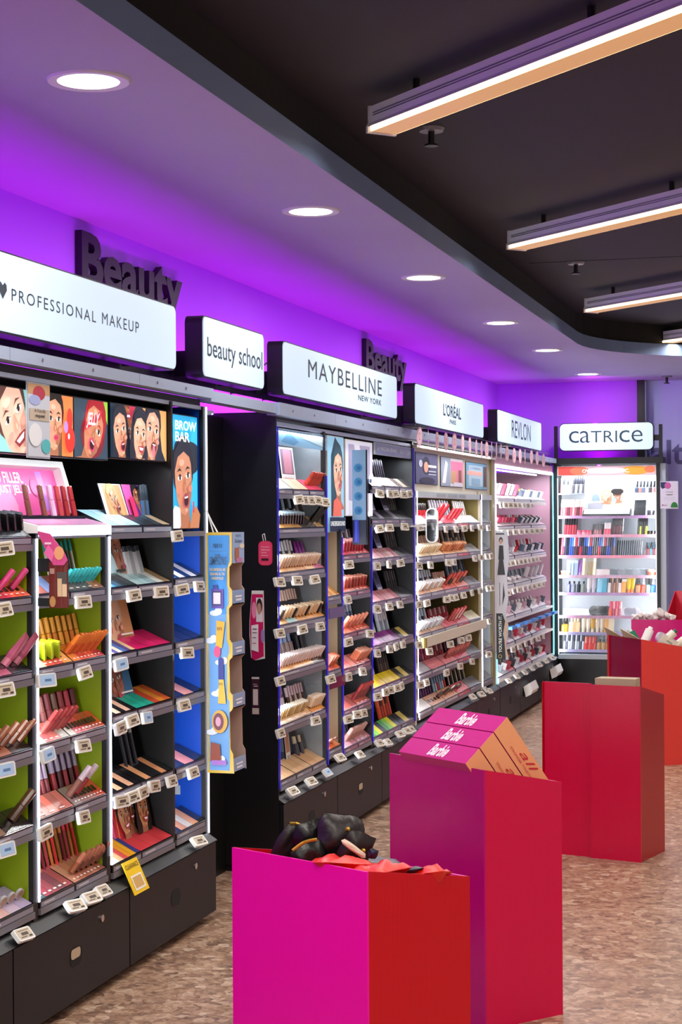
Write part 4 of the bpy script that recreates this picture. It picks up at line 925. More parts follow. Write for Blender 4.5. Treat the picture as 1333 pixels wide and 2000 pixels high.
row('E', 6, 'dropper', 3, .12, .35, 'b87858 c08060', '1c181c', 'bronze drop bottle', s=1.2); card('E', 6, .5, .18, .07, 'slim photo strip card', lambda F: (F.rect(0, 1, 0, 1, 'd8d0cc'), F.rect(.12, .88, .25, .95, 'b07858'), F.rect(.12, .88, .75, .95, '3a6a98'), F.rect(.2, .8, .08, .18, 'a09890')), lean=.1); row('E', 6, 'bottle', 2, .7, .9, '3a3840', 'c0b090', 'smoky foundation bottle')
tray('E', 6, 0, .33, 'c89a74 cca078', 'light tan', depth=.1); tray('E', 6, .33, .68, 'd0a478 cc9c70 d4a87c', 'beige tan', depth=.1); tray('E', 6, .68, 1, 'd09a68 d8a878', 'warm tan', depth=.1)
# bay F
tray('F', 0, 0, 1, 'd89848 b87a38 e0a860 b87838', 'amber'); tray('F', 1, 0, 1, 'e05a34 c84a2c e86a40', 'orange red'); tray('F', 2, 0, 1, 'e8744c e8703c f08a58', 'peach', depth=.1)
row('F', 1, 'wedge', 3, .2, .8, 'b84a2c', 'd86a48', 'rust boxed tester', 't'); row('F', 2, 'case', 2, .2, .8, '8a5a48', 'd8a890', 'bronze palette tester', 't', d=(.9, .2, .5), s=.7)
for i, z in enumerate((1.06, .72)):
    tag(B('shelf_edge_sign', cardboard('edge_sign_%d' % i, ['5a4a7a', '6a1c40'][i]), None, (-2.31, -2.306, 8.12, 8.40, z, z + .05)), ['violet', 'maroon'][i] + ' edge sign hanging in the slim beige bay', 'shelf sign')
# bay G
row('G', 0, 'stick', 5, 0, .4, 'c02040 e04060', 'd83058', 'red lipstick'); row('G', 0, 'gloss', 7, .3, .95, 'c8c0d8 9aa0b8', '585068 d0d0e0', 'pale lip gloss')
G_T = ['c84858 b83848 d05060', 'b85044 c85c50 b84a40', 'd86048 e07058 c85844', 'e07870 d8686c e89088', 'd0685c c86058 b05a54', 'c88a90 d098a0 b87880']
G_D = ['crimson', 'brick', 'coral', 'salmon', 'clay', 'dusty pink']
for i in range(6):
    tray('G', i, 0, .5, G_T[i], G_D[i] + ' left', front='9a6a80'); tray('G', i, .5, 1, G_T[i][::1], G_D[i], front='9a6a80', marks=3)
row('G', 0, 'wedge', 9, 0, .9, 'a83038 b83a44', 'e8a8a8', 'crimson boxed tester', 't', d=(.25, -.5, .8)); row('G', 1, 'wedge', 9, 0, 1, 'a8483c b8584a', 'd89080', 'brick boxed tester', 't', d=(.25, -.5, .8))
row('G', 1, 'gloss', 8, 0, .7, '3a5868 c8c4d8 a02040', '30404c d8d4e4 c03060', 'mixed lip gloss'); row('G', 2, 'gloss', 5, 0, .4, '7a3a34 8a4840', 'c09080', 'terracotta lip gloss'); row('G', 2, 'mascara', 4, .55, .98, '5a6a88', 'a8b4c8', 'steel blue tube')
row('G', 2, 'stick', 6, .1, .9, 'c86048 b8503c', 'e08a70', 'coral lipstick tester', 't'); row('G', 3, 'pencil', 8, 0, .55, '3a3840 8a8890', 'a8a4b0', 'grey lip pencil'); row('G', 3, 'wedge', 7, .55, 1, 'd87858', 'f0b098', 'salmon boxed tester', 't')
row('G', 4, 'mascara', 7, 0, .55, '5a5868 a8a8b8', '787888 d0d0dc', 'silver grey tube'); row('G', 4, 'gloss', 6, .5, 1, '8a2830', 'b03a40', 'dark red gloss tester', 't')
row('G', 5, 'gloss', 9, 0, .75, '8a8498 6a6478 3a3440', 'c0bac8', 'smoky lip gloss'); row('G', 5, 'stick', 8, .2, .8, 'a87068 b88078', 'c89890', 'rose gold lipstick tester', 't')
# bay H
row('H', 0, 'mascara', 6, 0, .4, '4a4080 2a2a48 b8b0c8', '585090 d0c8e0', 'violet mascara', s=1.2); row('H', 0, 'pencil', 5, .45, .7, '28242c', '484450', 'black brow liner')
tray('H', 0, 0, .3, 'b8b0a8 8a8488', 'silver'); tray('H', 0, .3, .65, 'a8a098 c8c0b8 98908c', 'grey'); tray('H', 0, .65, 1, '5a4a48 a89888 3a3234', 'brown')
H_T = [None, '2a2a34 34343e 8a86a0', 'c89098 d8a0a8 c07888', 'c88088 d8909a b87078', '8a3a8a 9a4898 7a2c7a', 'e8c818 f0d020 e0bc10', '48a040 8ad040 e0e020 303030']
H_D = ['', 'smoke', 'rose', 'rose gold', 'purple', 'yellow', 'green and yellow']
for i in range(1, 7):
    tray('H', i, 0, .32, H_T[i], H_D[i] + ' left', front='8a7a98'); tray('H', i, .32, .66, H_T[i], H_D[i], front='8a7a98'); tray('H', i, .66, 1, '201c20 c8b060 201c20' if i > 3 else '26242c 30303a', 'black', front='6a6478')
for i, c in ((1, '8a88b8'), (2, '6a6898'), (3, '5a5c90')):
    for q in ((.3, .62) if i == 1 else (.45,)):
        card('H', i, q, .17, .12, '%s%s strip card' % ('left ' if q == .3 else ('right ' if q == .62 else ''), {1: 'lavender', 2: 'blue violet', 3: 'indigo'}[i]), lambda F: (F.rect(0, 1, 0, 1, c), F.rect(.1, .9, .3, .7, '2a2a40'), F.rect(.2, .8, .75, .9, 'c8c8e0'), F.rect(.1, .9, .05, .2, 'd0c8dc')), lean=.35, x=-2.39)
    row('H', i, 'mascara', 5, .7, .98, '18161c', '302c34 484448', 'black mascara'); row('H', i, 'pencil', 5, 0, .25, '2a2830 8a8890', '585460', 'grey brow pencil')
row('H', 4, 'mascara', 5, .02, .28, '5a1a5c 6a2470', '401848', 'purple mascara', s=1.25); card('H', 4, .34, .16, .1, 'silver strip card', lambda F: (F.rect(0, 1, 0, 1, 'b8b4c0'), F.rect(.15, .85, .3, .95, '6a6878'), F.rect(.1, .9, .05, .22, 'e0d8d0')), lean=.3); row('H', 4, 'mascara', 5, .5, .75, 'b8c0c8 7888a0', 'd0d4dc', 'silver mascara', s=1.2)
row('H', 5, 'mascara', 5, .02, .25, 'e8b818 f0c420', 'e0a810', 'yellow mascara', s=1.25); card('H', 5, .3, .16, .1, 'cream strip card with rounded top', lambda F: (F.rect(0, 1, 0, 1, 'b89888'), F.rect(.15, .85, .3, .9, '5a3a38'), F.rect(.1, .9, .05, .25, 'e0d0c0')), lean=.25); row('H', 5, 'mascara', 5, .5, .75, '3a2a24 5a4438', '2a201c', 'bronze mascara')
row('H', 6, 'mascara', 6, .02, .35, '3a4838 a8b840 2a3028', '98a838 c8d0b8', 'green mascara', s=1.2); row('H', 6, 'mascara', 5, .5, .8, 'c84a28 b03a20', 'd86038 48201a', 'orange red mascara', s=1.3)

# ---- unit three: cream bays
U3 = unit_shell('cream-framed cosmetics unit with olive gold edges', 9.93, 12.55, [9.93, 10.79, 11.67, 12.545])
fascia(U3, [9.93, 10.8, 11.67, 12.54])
bay('I', 'cream-framed bay', 10.03, 11.99, [1.48, 1.285, 1.062, .824, .592, .37])
bay('J', 'narrow pale bay', 12.06, 12.43, [1.48, 1.285, 1.062, .824, .592, .37])
post(U3, 10.02, .31, 1.72, w=.05, mt='cream'); post(U3, 12.05, .31, 1.72, w=.04, mt='cream', inner='olive'); post(U3, 12.55, .31, 1.97, w=.1, mt='olive', inner='palegrey')
strip(U3, 10.05, .36, 1.70); strip(U3, 12.051, .36, 1.70)
for k in 'IJ':
    b = BAYS[k]
    for z in b.zs: shelf_part(U3, b.y0, b.y1, z)
mb = MB(); mb.prism([(-2.40, y, z) for y, z in rrect(9.985, 12.54, 1.70, 1.975, .05)], (.06, 0, 0)); mb.build('header_box', 'cream', U3)
B('header_lip', 'white', U3, (-2.34, -2.30, 9.99, 12.54, 1.955, 1.97)); B('header_ledge', 'palegrey', U3, (-2.40, -2.318, 9.99, 12.45, 1.665, 1.70))
F = Frame((-2.3175, 10.6, 1.672), (0, 1, 0), (0, 0, 1), (1, 0, 0), .9, .02); F.rect(0, .3, 0, 1, '9aa4ac'); F.rect(.36, .7, 0, 1, '9aa4ac'); F.rect(.76, 1, 0, 1, '9aa4ac'); F.build('ledge_print', 'print', U3)
area('header_lamp', (-2.27, 11.2, 1.99), (-.35, 0, -1), .02, 2.2, (.95, .95, 1), BAR_W * .5)
area('side_lamp', (-2.31, 10.06, 1.0), (-.35, 1, 0), 1.3, .012, (.95, .96, 1), BAR_W * .8)
area('side_lamp', (-2.328, 12.07, 1.0), (-.35, 1, 0), 1.3, .012, (.9, .95, 1), BAR_W * .5)
area('shelf_lamp', (-2.318, 11.0, 1.66), (-.3, 0, -1), .01, 1.9, (.98, .96, 1), BAR_W * .5)
def q1(F): F.rect(0, 1, 0, 1, '5a5c80'); F.ell(.45, .6, .18, .3, '2a2c40'); F.ell(.45, .55, .1, .18, 'e0a890'); F.text('KERATIN', .55, .95, .55, .62, 'f0f0f8'); F.rect(.55, .9, .4, .44, 'd0d0e0'); F.rect(.55, .9, .3, .33, 'd0d0e0'); F.ell(.2, .65, .08, .12, 'c8cce0'); F.ell(.5, .1, .35, .12, '30304a')
def q1b(F): q1(F)
def q2(F): F.rect(0, 1, 0, 1, 'e0e0ea'); F.rect(0, .42, 0, 1, '9aa8c0'); F.poly([(.05, .1), (.2, .9), (.3, .8), (.2, .1)], 'f4f6fc'); F.rect(.44, 1, .12, .9, 'e880a8'); F.rect(.44, .68, .12, .55, 'd0a078'); F.rect(.78, .92, .12, .6, '8a5a38'); F.rect(.55, .95, 0, .15, 'e0dcf0')
def q3(F): F.rect(0, 1, 0, 1, '7ab0d4'); F.rect(.12, .78, .1, .9, 'b8d4e8'); F.rect(.05, .75, .52, .68, 'f0b8b0'); F.text("L'ORÉAL", .2, .7, .75, .85, '4a80b0'); F.rect(.25, .65, .15, .4, '8ab8d8'); F.rect(.82, .97, .1, .9, '6a5040')
PG3 = 'three posters in the cream header'
def q1s(F): F.rect(0, 1, 0, 1, '5a5c80'); F.ell(.45, .6, .18, .3, '2a2c40'); F.ell(.45, .55, .1, .18, 'e0a890'); F.rect(.55, .92, .55, .63, 'f0f0f8'); F.rect(.55, .9, .4, .44, 'd0d0e0'); F.rect(.55, .9, .3, .33, 'd0d0e0'); F.ell(.2, .65, .08, .12, 'c8cce0'); F.ell(.5, .1, .35, .12, '30304a')
xposter('poster', 10.10, 10.72, 1.745, 1.935, 'slate blue poster at the left of the cream header', q1s, 'print', depth=.004, group=PG3)
xposter('poster', 10.80, 11.50, 1.74, 1.93, 'silver and pink poster in the middle of the cream header', q2, 'print', depth=.004, group=PG3)
xposter('poster', 11.60, 12.36, 1.735, 1.92, 'pale blue poster at the right of the cream header', q3, 'print', depth=.004, group=PG3)
# pill-shaped mirror
t = thing('pill_mirror', (-2.18, 9.86, 1.4), 'pill-shaped mirror on an arm beside the cream bay', 'mirror')
MB().prism([(x, 9.86, z) for x, z in rrect(-2.222, -2.148, 1.398, 1.60, .036, 6)], (0, .012, 0)).build('frame', 'white', t)
MB().prism([(x, 9.857, z) for x, z in rrect(-2.214, -2.156, 1.406, 1.592, .029, 6)], (0, .003, 0)).build('glass', 'mirror', t)
B('arm', 'white', t, (-2.33, -2.215, 9.865, 9.872, 1.49, 1.5))
I_T = ['e8e4e8 d83048 e0485c f0ecec e8e8f0', 'd8c0a0 e0c8a8 c88850 d8a070 a8a8b0', 'c88a60 d8a880 e07060 e88878 8a8a98', 'b08868 c89a78 e07884 d86a78 e8e0c8', 'b0a8b0 e88088 f09098 d86070 7a7a88', 'e8e0e0 e0a890 d89c78 d8606c 6a6a78']
I_N = ['red and white', 'gold and copper', 'tan and coral', 'rose', 'blush pink', 'cream and tan']
for i in range(6):
    cs = I_T[i].split()
    for k in range(5): tray('I', i, k / 5 + .001, (k + 1) / 5, cs[k] + ' ' + cs[k], '%s %s' % (ORD[k], I_N[i]), front=['a8a8b8', 'a8a8b8', 'c0b0bc', 'd06070', '888898'][k], slots=4 if (i == 5 and k == 1) else 0)
    tray('J', i, 0, 1, '4a4e58 6a7080', 'dark grey')
row('I', 0, 'gloss', 6, 0, .2, 'c84078 d05088', '8a2048', 'magenta lip gloss'); row('I', 0, 'gloss', 5, .22, .36, 'd02030 e03040', '2a1418', 'bright red gloss'); row('I', 0, 'mascara', 8, .4, .72, 'd0d4e0 a8b0c8', 'e4e8f0 c8d0dc', 'silver mascara'); row('I', 0, 'mascara', 6, .78, .98, 'e0dcd8 c8b8a8', 'f0ece8', 'white mascara')
row('I', 0, 'stick', 2, .28, .42, 'd82838', 'd82838', 'large red lipstick tester', 't', s=1.6); row('I', 0, 'stick', 3, .5, .68, 'c02434', 'b81c2c', 'red cylinder tester', 't', s=1.2)
row('I', 1, 'gloss', 7, 0, .22, '384858 c8d0d8', '98a8b8', 'blue grey gloss'); row('I', 1, 'stick', 9, .24, .55, 'c83848 d84858 c02c3c', 'd8a890 e0b8a0', 'gold-capped red lipstick', s=1.2); row('I', 1, 'mascara', 9, .58, .98, 'c8b898 586878 e0d8c8', 'd8c8b0 303c48', 'gold and grey mascara', s=1.1)
row('I', 1, 'wedge', 9, .05, .35, 'd8b890 e0c8a0', 'f0e0c8', 'champagne boxed tester', 't'); row('I', 1, 'wedge', 9, .4, .75, 'c87848 b86840', 'e8a880', 'copper boxed tester', 't')
row('I', 2, 'gloss', 12, 0, .42, 'a8b8d8 5a2830 d8c8d0 30384a', 'd8e0f0', 'pale mixed gloss'); row('I', 2, 'stick', 6, .44, .62, 'd82434 e03444', 'e8b8a8', 'scarlet lipstick'); row('I', 2, 'mascara', 8, .66, .98, '6888a8 485868 d8c8b8', '90a8c0 38424c', 'slate blue mascara', s=1.15)
row('I', 2, 'wedge', 10, 0, .4, 'd8d8e0 c8a890', 'f0f0f4', 'white boxed tester', 't'); row('I', 2, 'stick', 5, .45, .75, '983028 201418 c86850', 'b84038', 'dark red tester', 't', s=1.2)
row('I', 3, 'gloss', 9, 0, .35, 'a8c0e0 3a2a38 d0c0cc', 'c8d8ec', 'icy blue gloss'); row('I', 3, 'stick', 9, .36, .66, 'b02434 a01c2c c83848', '801824 d8a8a8', 'deep red lipstick', s=1.15)
row('I', 3, 'wedge', 8, .05, .38, 'd8dce8 b8b8c0', 'f0f2f8', 'silver boxed tester', 't'); row('I', 3, 'stick', 4, .5, .72, 'a02c2c', 'b83838', 'brick red tester', 't', s=1.3)
row('I', 4, 'gloss', 8, 0, .3, '7a2440 b86080 583048', 'a84868', 'berry gloss'); row('I', 4, 'stick', 8, .3, .58, 'c02c3c d04858 982434', '882030 d8b0b0', 'crimson lipstick', s=1.15); row('I', 4, 'mascara', 9, .6, .98, '6a2c30 38343c c8a8a0', '983840 201c24', 'dark red mascara', s=1.15)
row('I', 4, 'stick', 7, .45, .8, '8a2a2a 983434', 'c86058', 'brown red tester', 't', s=1.1)
row('I', 5, 'gloss', 12, 0, .4, '582c58 6a3a6a', '3a1c40', 'plum lip gloss'); row('I', 5, 'mascara', 6, .42, .62, 'a8c8e0 d0dce8 d83040', '88a8c8', 'ice blue mascara'); row('I', 5, 'pencil', 9, .66, .95, 'e0dcd0 282428', 'c8c4bc', 'white liner pencil'); row('I', 5, 'case', 4, .3, .7, '3a1c20 281418', '4a2428', 'dark wine palette tester', 't', d=(.7, .4, .6), s=.8)
B('deep_rail', 'cream', U3, (-2.30, -2.285, 10.1, 12.05, .775, .835)); MB().cyl((-2.292, 10.1, .775), (-2.292, 10.1, .835), .02, n=12).build('rail_end', 'olive', U3)
row('J', 5, 'compact', 5, .1, .9, '202024', '38383e', 'black powder compact', s=.9)
# standee reading you're worth it
t = thing('standee', (-2.27, 12.52, .5), 'tall photo strip with white lettering on black, beside the pink bay', 'standee')
pts = [(-2.303, .515), (-2.215, .515), (-2.235, .62), (-2.212, .75), (-2.235, .84), (-2.213, .95), (-2.225, 1.1), (-2.205, 1.25), (-2.218, 1.44), (-2.303, 1.44)]
MB().prism([(x, 12.52, z) for x, z in pts], (0, .006, 0)).build('board', 'palegrey', t)
F = Frame((-2.303, 12.5193, .515), (1, 0, 0), (0, 0, 1), (0, -1, 0), .09, .925)
F.poly([(0, .35), (.75, .35), (.98, .5), (.88, .64), (.98, .8), (.92, .99), (0, .99)], 'c8c4cc'); F.poly([(0, 0), (.75, 0), (.72, .12), (.55, .2), (.72, .3), (.5, .36), (0, .36)], '08080a'); F.poly([(.75, .02), (.98, .02), (.74, .12), (.98, .26), (.8, .34), (.6, .22)], 'c8a890')
F.ell(.42, .93, .16, .025, '2a2028'); F.ell(.42, .92, .11, .02, 'c0907c'); F.poly([(.2, .78), (.66, .78), (.6, .89), (.28, .89)], '101014'); F.poly([(.12, .66), (.75, .66), (.6, .78), (.26, .78)], '201018'); F.rect(0, .7, .975, .985, '202024'); F.rect(.28, .33, .42, .6, '606068'); F.poly([(.5, .42), (.72, .5), (.6, .6), (.56, .52)], '18181c')
F.ell(.3, .025, .16, .016, 'b8945a'); F.ell(.3, .025, .11, .011, '18140c')
F.build('print', 'print', t)
vs_, fs = text_geo("YOU'RE WORTH IT.", .02); ax = min(v[0] for v in vs_); bx = max(v[0] for v in vs_); ay = min(v[1] for v in vs_); by = max(v[1] for v in vs_)
mb = MB(); mb.extend([(-2.262 - (v[1] - ay) / (by - ay) * .024, 12.5188 - .003, .565 + (v[0] - ax) / (bx - ax) * .27) for v in vs_], fs); mb.build('lettering', 'white', t)

# ---- unit four: pink bay
U4 = unit_shell('brightly lit pink-lined cosmetics unit in the corner', 12.56, 15.39, [12.55, 13.42, 14.3, 15.38])
fascia(U4, [12.56, 13.4, 14.3, 15.38])
B('frame_board', 'pinkpanel', U4, (-2.35, -2.32, 12.58, 15.38, 1.93, 1.985))
B('frame_light', 'strip_soft', U4, (-2.335, -2.315, 12.6, 15.36, 1.905, 1.93)); B('inner_light', 'strip', U4, (-2.45, -2.43, 12.65, 15.2, 1.9, 1.91))
bay('R', 'pink-lined bay', 12.61, 15.30, [1.655, 1.45, 1.22, 1.005, .765, .565, .345])
post(U4, 15.36, .31, 1.93, w=.05, mt='black', inner='pinkpanel'); post(U4, 12.6, .31, 1.93, w=.04, mt='white')
strip(U4, 15.36, .33, 1.92, 'cyanstrip', w=.03); strip(U4, 12.602, .33, .55, 'cyanstrip', w=.02); strip(U4, 12.602, 1.45, 1.9, 'strip_soft', w=.012)
b = BAYS['R']
for i, z in enumerate(b.zs): shelf_part(U4, b.y0, b.y1 - (.35 if i < 4 else 0), z, 'white', 'white')
area('header_lamp', (-2.42, 13.95, 1.895), (.1, 0, -1), .03, 2.4, (.97, .96, 1), BAR_W * 3)
area('side_lamp', (-2.315, 12.63, 1.0), (-.35, 1, 0), 1.4, .02, (.95, .97, 1), BAR_W * 2.5)
area('side_lamp', (-2.328, 15.33, 1.0), (-.6, -.8, 0), 1.4, .02, (.85, 1, 1), BAR_W * 1.5)
R_T = ['e8e4f0 d8d8e8', 'e8dce4 e0d0e0', 'e8e4f0 e0d8ea', 'f0ecf4 ece8f2', 'f0eef6 e8d8e4', 'f0eef4 d8506a e8e4ee', 'e8ecf4 a8acb8 c83a50']
for i in range(7):
    for k in range(3): tray('R', i, k / 3 * .88, (k + 1) / 3 * .88 - .01, R_T[i], '%s white' % ORD[k], front='d8dcec', hb=.055 if i < 4 else .08)
RC = [('carton', 6, 0, .3, 'e8e4ee d8b8cc e04868', 'c8c4d0', 'white carton'), ('mascara', 12, .32, .82, '28323c 384450 c8b848 c8c0a0', '303c48 d8c858', 'navy and gold mascara'),
      ('gloss', 12, 0, .36, 'd05878 e0708c c84868', 'e8e4ea', 'rose lip gloss'), ('gloss', 12, .38, .82, 'e8ecf4 f0f0f6 d84858', 'f0f0f6', 'white lip gloss'),
      ('gloss', 9, 0, .4, 'd8e0ec e02858 d0d8e8', 'f0f2f8', 'pale gloss'), ('carton', 6, .45, .82, 'd8dcec c82838 e8e8f0', 'e8e8f0', 'pale carton'),
      ('case', 5, 0, .35, 'e8e4e8 f0ecf0', 'd8d0d8', 'white palette'), ('mascara', 12, .38, .68, '90a0b0 586878 d8e0e8', 'c8d4e0', 'steel mascara')]
for j, a in enumerate(RC): row('R', j // 2, *a[:2], a[2], a[3], a[4], a[5], a[6], parts=False)
row('R', 1, 'wedge', 10, .4, .8, '2a3a50 e8e8f0', 'f0f0f4', 'navy boxed tester', 't', parts=False)
row('R', 4, 'carton', 4, 0, .2, 'e08030 e0c040 f0f0f4 d04040', 'e8e8ec', 'bright carton', parts=False); row('R', 4, 'mascara', 10, .25, .8, 'e0dce4 c8a8b8 f0f0f4', 'e8e4ec', 'lilac mascara', parts=False)
row('R', 5, 'case', 4, .0, .35, 'c8a8c8 586070 a84860', '707888', 'mauve palette', parts=False); row('R', 5, 'case', 5, .4, .8, 'f0ecf0 d83850 e8e4ea', 'd8304a f0f0f4', 'red and white palette', parts=False)
row('R', 6, 'case', 10, .02, .5, '484c58 30343c c8ccd4 a83848', '888c98 586070', 'dark palette', parts=False); row('R', 6, 'case', 5, .52, .85, 'c82840 d8d8e4', 'a81c34', 'red palette', parts=False)
for i_, kn, n_, a_, b_, c_, d_, e_ in [(0, 'carton', 6, .0, .4, 'f0ecf4 d8b0c8 c84868', 'e8e0ec', 'front white carton'), (0, 'wedge', 8, .45, .85, '3a4a60 e8e8f0 c8d0dc', 'f0f0f4', 'slate boxed tester'), (1, 'stick', 9, .0, .4, 'c84868 d86880 a83050', 'f0e8ee', 'rose lipstick'),
    (2, 'stick', 8, .0, .4, 'e8e8f0 d83848 c8c8d8', 'f4f4f8', 'white lipstick'), (2, 'wedge', 9, .45, .85, '50607a e8e8f0 30405a', 'd8e0ec', 'blue boxed tester'), (3, 'jar', 5, .05, .45, 'f0eef4', 'e0d8e4', 'white cream jar'), (3, 'carton', 4, .5, .85, 'e0dce8 c8b8cc', 'f0eef4', 'lilac carton'),
    (4, 'wedge', 9, .1, .9, 'f0eef4 c8a0b4 586070', 'e8e4ee', 'pale boxed tester'), (5, 'wedge', 10, .05, .9, 'c83048 f0eef4 807888', 'e8e4ee', 'red boxed tester'), (6, 'wedge', 12, .05, .9, '404450 e8ecf4 a82c40', 'c8ccd8', 'charcoal boxed tester')]:
    row('R', i_, kn, n_, a_, b_, c_, d_, e_, 't', d=(.25, .3, .9), s=1.05, parts=False)
for i_ in range(5): row('J', i_, 'mascara', 4, .1, .9, '484c58 c8ccd4 686c78', '30343c a8b0bc', 'steel grey mascara', parts=False)
# blue clips along one shelf
for k in range(7): tag(B('shelf_clip', mat('clip_blue_%d' % k, '1a78d0', .4), None, (-2.30, -2.262, 12.95 + .35 * k, 13.15 + .35 * k, .70, .722)), 'bright blue shelf clip, %s from left under the pink bay' % ORD[k], 'clip', 'blue shelf clips')
for k, (y, z) in enumerate(((13.55, .17), (14.9, .19))):
    mb = MB(); mb.prism([(XF + .002, y, z + .05), (XF + .05, y, z + .08), (XF + .075, y, z + .02), (XF + .06, y, z - .01), (XF + .02, y, z - .03)], (0, .3, 0)); tag(mb.build('paper_flap', 'white'), ['crumpled white paper flap on the corner drawers, nearer', 'crumpled white paper flap on the corner drawers, by the corner'][k], 'paper')

# garland of oval tags
ov = MB(); ov.prism([(0, .017 * math.cos(2 * math.pi * k / 16), -.055 + .055 * math.sin(2 * math.pi * k / 16)) for k in range(16)], (.003, 0, 0)); ov_me = ov.mesh('oval_tag', [cardboard('tag_blush', 'e8b8cc')])
F = Frame((.0036, -.014, -.105), (0, 1, 0), (0, 0, 1), (1, 0, 0), .028, .1); F.ell(.5, .5, .42, .46, 'f0d0dc'); F.rect(.35, .65, .3, .7, 'c86a94'); F.rect(.42, .58, .35, .65, 'f0d0dc'); ovp_me = F.mb.mesh('print', ['print'])
gy = [9.62, 9.84, 10.08, 10.33, 10.58, 10.83, 11.06, 11.28, 11.46, 11.64, 11.82, 12.0, 12.18, 12.42, 12.72, 12.98, 13.2, 13.5, 13.78, 14.1]
for k, y in enumerate(gy):
    o = bpy.data.objects.new('oval_tag', ov_me); COL.objects.link(o); o.location = (-2.2, y, 2.055 - .008 * math.sin(k)); o.rotation_euler = (0, 0, RND.uniform(-1.5, .3))
    tag(o, 'pink oval paper tag, %s from left on the garland' % ordn(k), 'tag', 'oval tags on the garland'); c = bpy.data.objects.new('print', ovp_me); COL.objects.link(c); c.parent = o
tag(MB().tube([(-2.2, 9.5, 2.06)] + [(-2.2, y, 2.057) for y in gy] + [(-2.2, 14.4, 2.06)], .0025).build('garland_string', 'black'), 'thin dark string carrying the pink oval tags', 'string')
for k, y in enumerate((9.55, 12.35)):
    tag(B('garland_bracket', 'black', None, (-2.283, -2.195, y, y + .25, 2.052, 2.066)), ['black bracket arm at the left end of the garland', 'black bracket arm in the middle of the garland'][k], 'bracket', 'garland bracket arms')

# ---- far unit facing the camera
XK0, XK1 = -2.315, -1.392
U5 = thing('display_unit', (-1.85, 15.58, 0), 'bright white cosmetics unit facing the camera at the far end', 'shelf unit', 'cosmetics shelf units')
B('back_panel', 'whitepanel', U5, (XK0, XK1, YK + .27, YK + .29, .29, 2.0))
for x in (XK0, XK1 - .03): B('side_panel', 'black', U5, (x, x + .03, YK, YK + .29, .29, 2.0))
B('outer_side', 'palegrey', U5, (XK1, XK1 + .05, YK + .02, YK + .29, 0, 2.0))
B('plinth', 'blackgloss', U5, (XK0, XK1, YK + .005, YK + .29, 0, .29)); B('top_board', 'black', U5, (XK0 - .02, XK1 + .03, YK - .02, YK + .29, 2.0, 2.055))
B('bottom_lip', 'palegrey', U5, (XK0 + .03, XK1 - .03, YK, YK + .27, .29, .33))
for x in (XK0 + .03, XK1 - .036): B('light_strip', 'strip_soft', U5, (x, x + .006, YK + .004, YK + .012, .33, 1.88))
t = B('header_print', 'white', U5, (XK0 + .03, XK1 - .03, YK + .006, YK + .012, 1.9, 1.985))
F = Frame((XK0 + .04, YK + .005, 1.905), (1, 0, 0), (0, 0, 1), (0, -1, 0), .843, .075); F.rect(0, 1, 0, 1, 'e8c0c8'); F.rect(0, .18, 0, 1, 'e05048'); F.ell(.22, .5, .1, .5, 'e87858'); F.ell(.8, .5, .15, .5, 'e8a038'); F.ell(.95, .6, .06, .4, 'e87850'); F.ell(.5, .5, .2, .4, 'ecd0e0'); F.text('OWN YOUR MAGIC.', .25, .74, .25, .68, 'ffffff', bold=.02); F.build('print', 'backlit_soft', t)
zk = [1.746, 1.544, 1.378, 1.195, 1.02, .868, .666, .519, .367]
bk = bay('K', 'far white unit', XK0 + .04, XK1 - .04, zk)
for i, z in enumerate(zk):
    s = B('shelf', 'acrylic', U5, (XK0 + .03, XK1 - .03, YK + .04, YK + .27, z - .012, z)) if i != 0 else B('shelf', 'acrylic', U5, (XK0 + .03, XK0 + .27, YK + .04, YK + .27, z - .012, z), (XK1 - .24, XK1 - .03, YK + .04, YK + .27, z - .012, z))
    if i: B('shelf_edge', mat('edge_pink_%d' % i, ['c8a8c8', 'b890c0', 'd898b0', 'e08aa0', 'c8a0b8', 'b08ab8', 'c090b0', 'a098c8', 'a8a0c8'][i], .3, noise=.3, nscale=30), s, (XK0 + .03, XK1 - .03, YK + .036, YK + .04, z - .02, z + .006))
area('header_lamp', (-1.855, YK + .06, 1.9), (0, .25, -1), .8, .03, (.93, .97, 1), BAR_W * 2.2)
for x, dx in ((XK0 + .04, 1), (XK1 - .04, -1)): area('side_lamp', (x, YK + .02, 1.05), (dx, .5, 0), 1.4, .02, (.93, .97, 1), BAR_W * 1.2)
def krow(i, kname, n_, f0, f1, cols, caps, desc, s=1.0, y=.11, dz=0, lean=.08):
    b = BAYS['K']; cols = cols.split(); caps = caps.split()
    for k in range(n_):
        x = b.y0 + (b.y1 - b.y0) * (f0 + (f1 - f0) * (k + .5) / n_)
        put(kname, (x, YK + y, b.zs[i] + .001 + dz), cols[k % len(cols)], caps[k % len(caps)], '%s, %s from left, %s of %s' % (desc, ordn(k), shelfname(b, i), b.name), desc + ' on the far white unit', (lean, 0, math.pi / 2), s * 1.28, parts=True)
krow(0, 'gloss', 5, .0, .11, 'd88a98 e0a0a8', 'f0f0f4 303038', 'pale pink gloss', 1.1); krow(0, 'mascara', 5, .13, .25, '303038 d0d0d8', '202028', 'black eyeliner'); krow(0, 'polish', 6, .78, .99, '28344a b85a50 384860 e8a090 303038 d07878', '141820 20242c', 'nail polish bottle', 1.0)
krow(1, 'gloss', 10, .0, .25, 'a84858 d89098 884048 582838', 'f0f0f4 d8b0a8', 'mixed lip gloss', 1.15); krow(1, 'mascara', 7, .77, .88, '181c20', '24282c', 'black mascara', .9); krow(1, 'jar', 1, .9, .98, '2a2830', '403844', 'black cream jar')
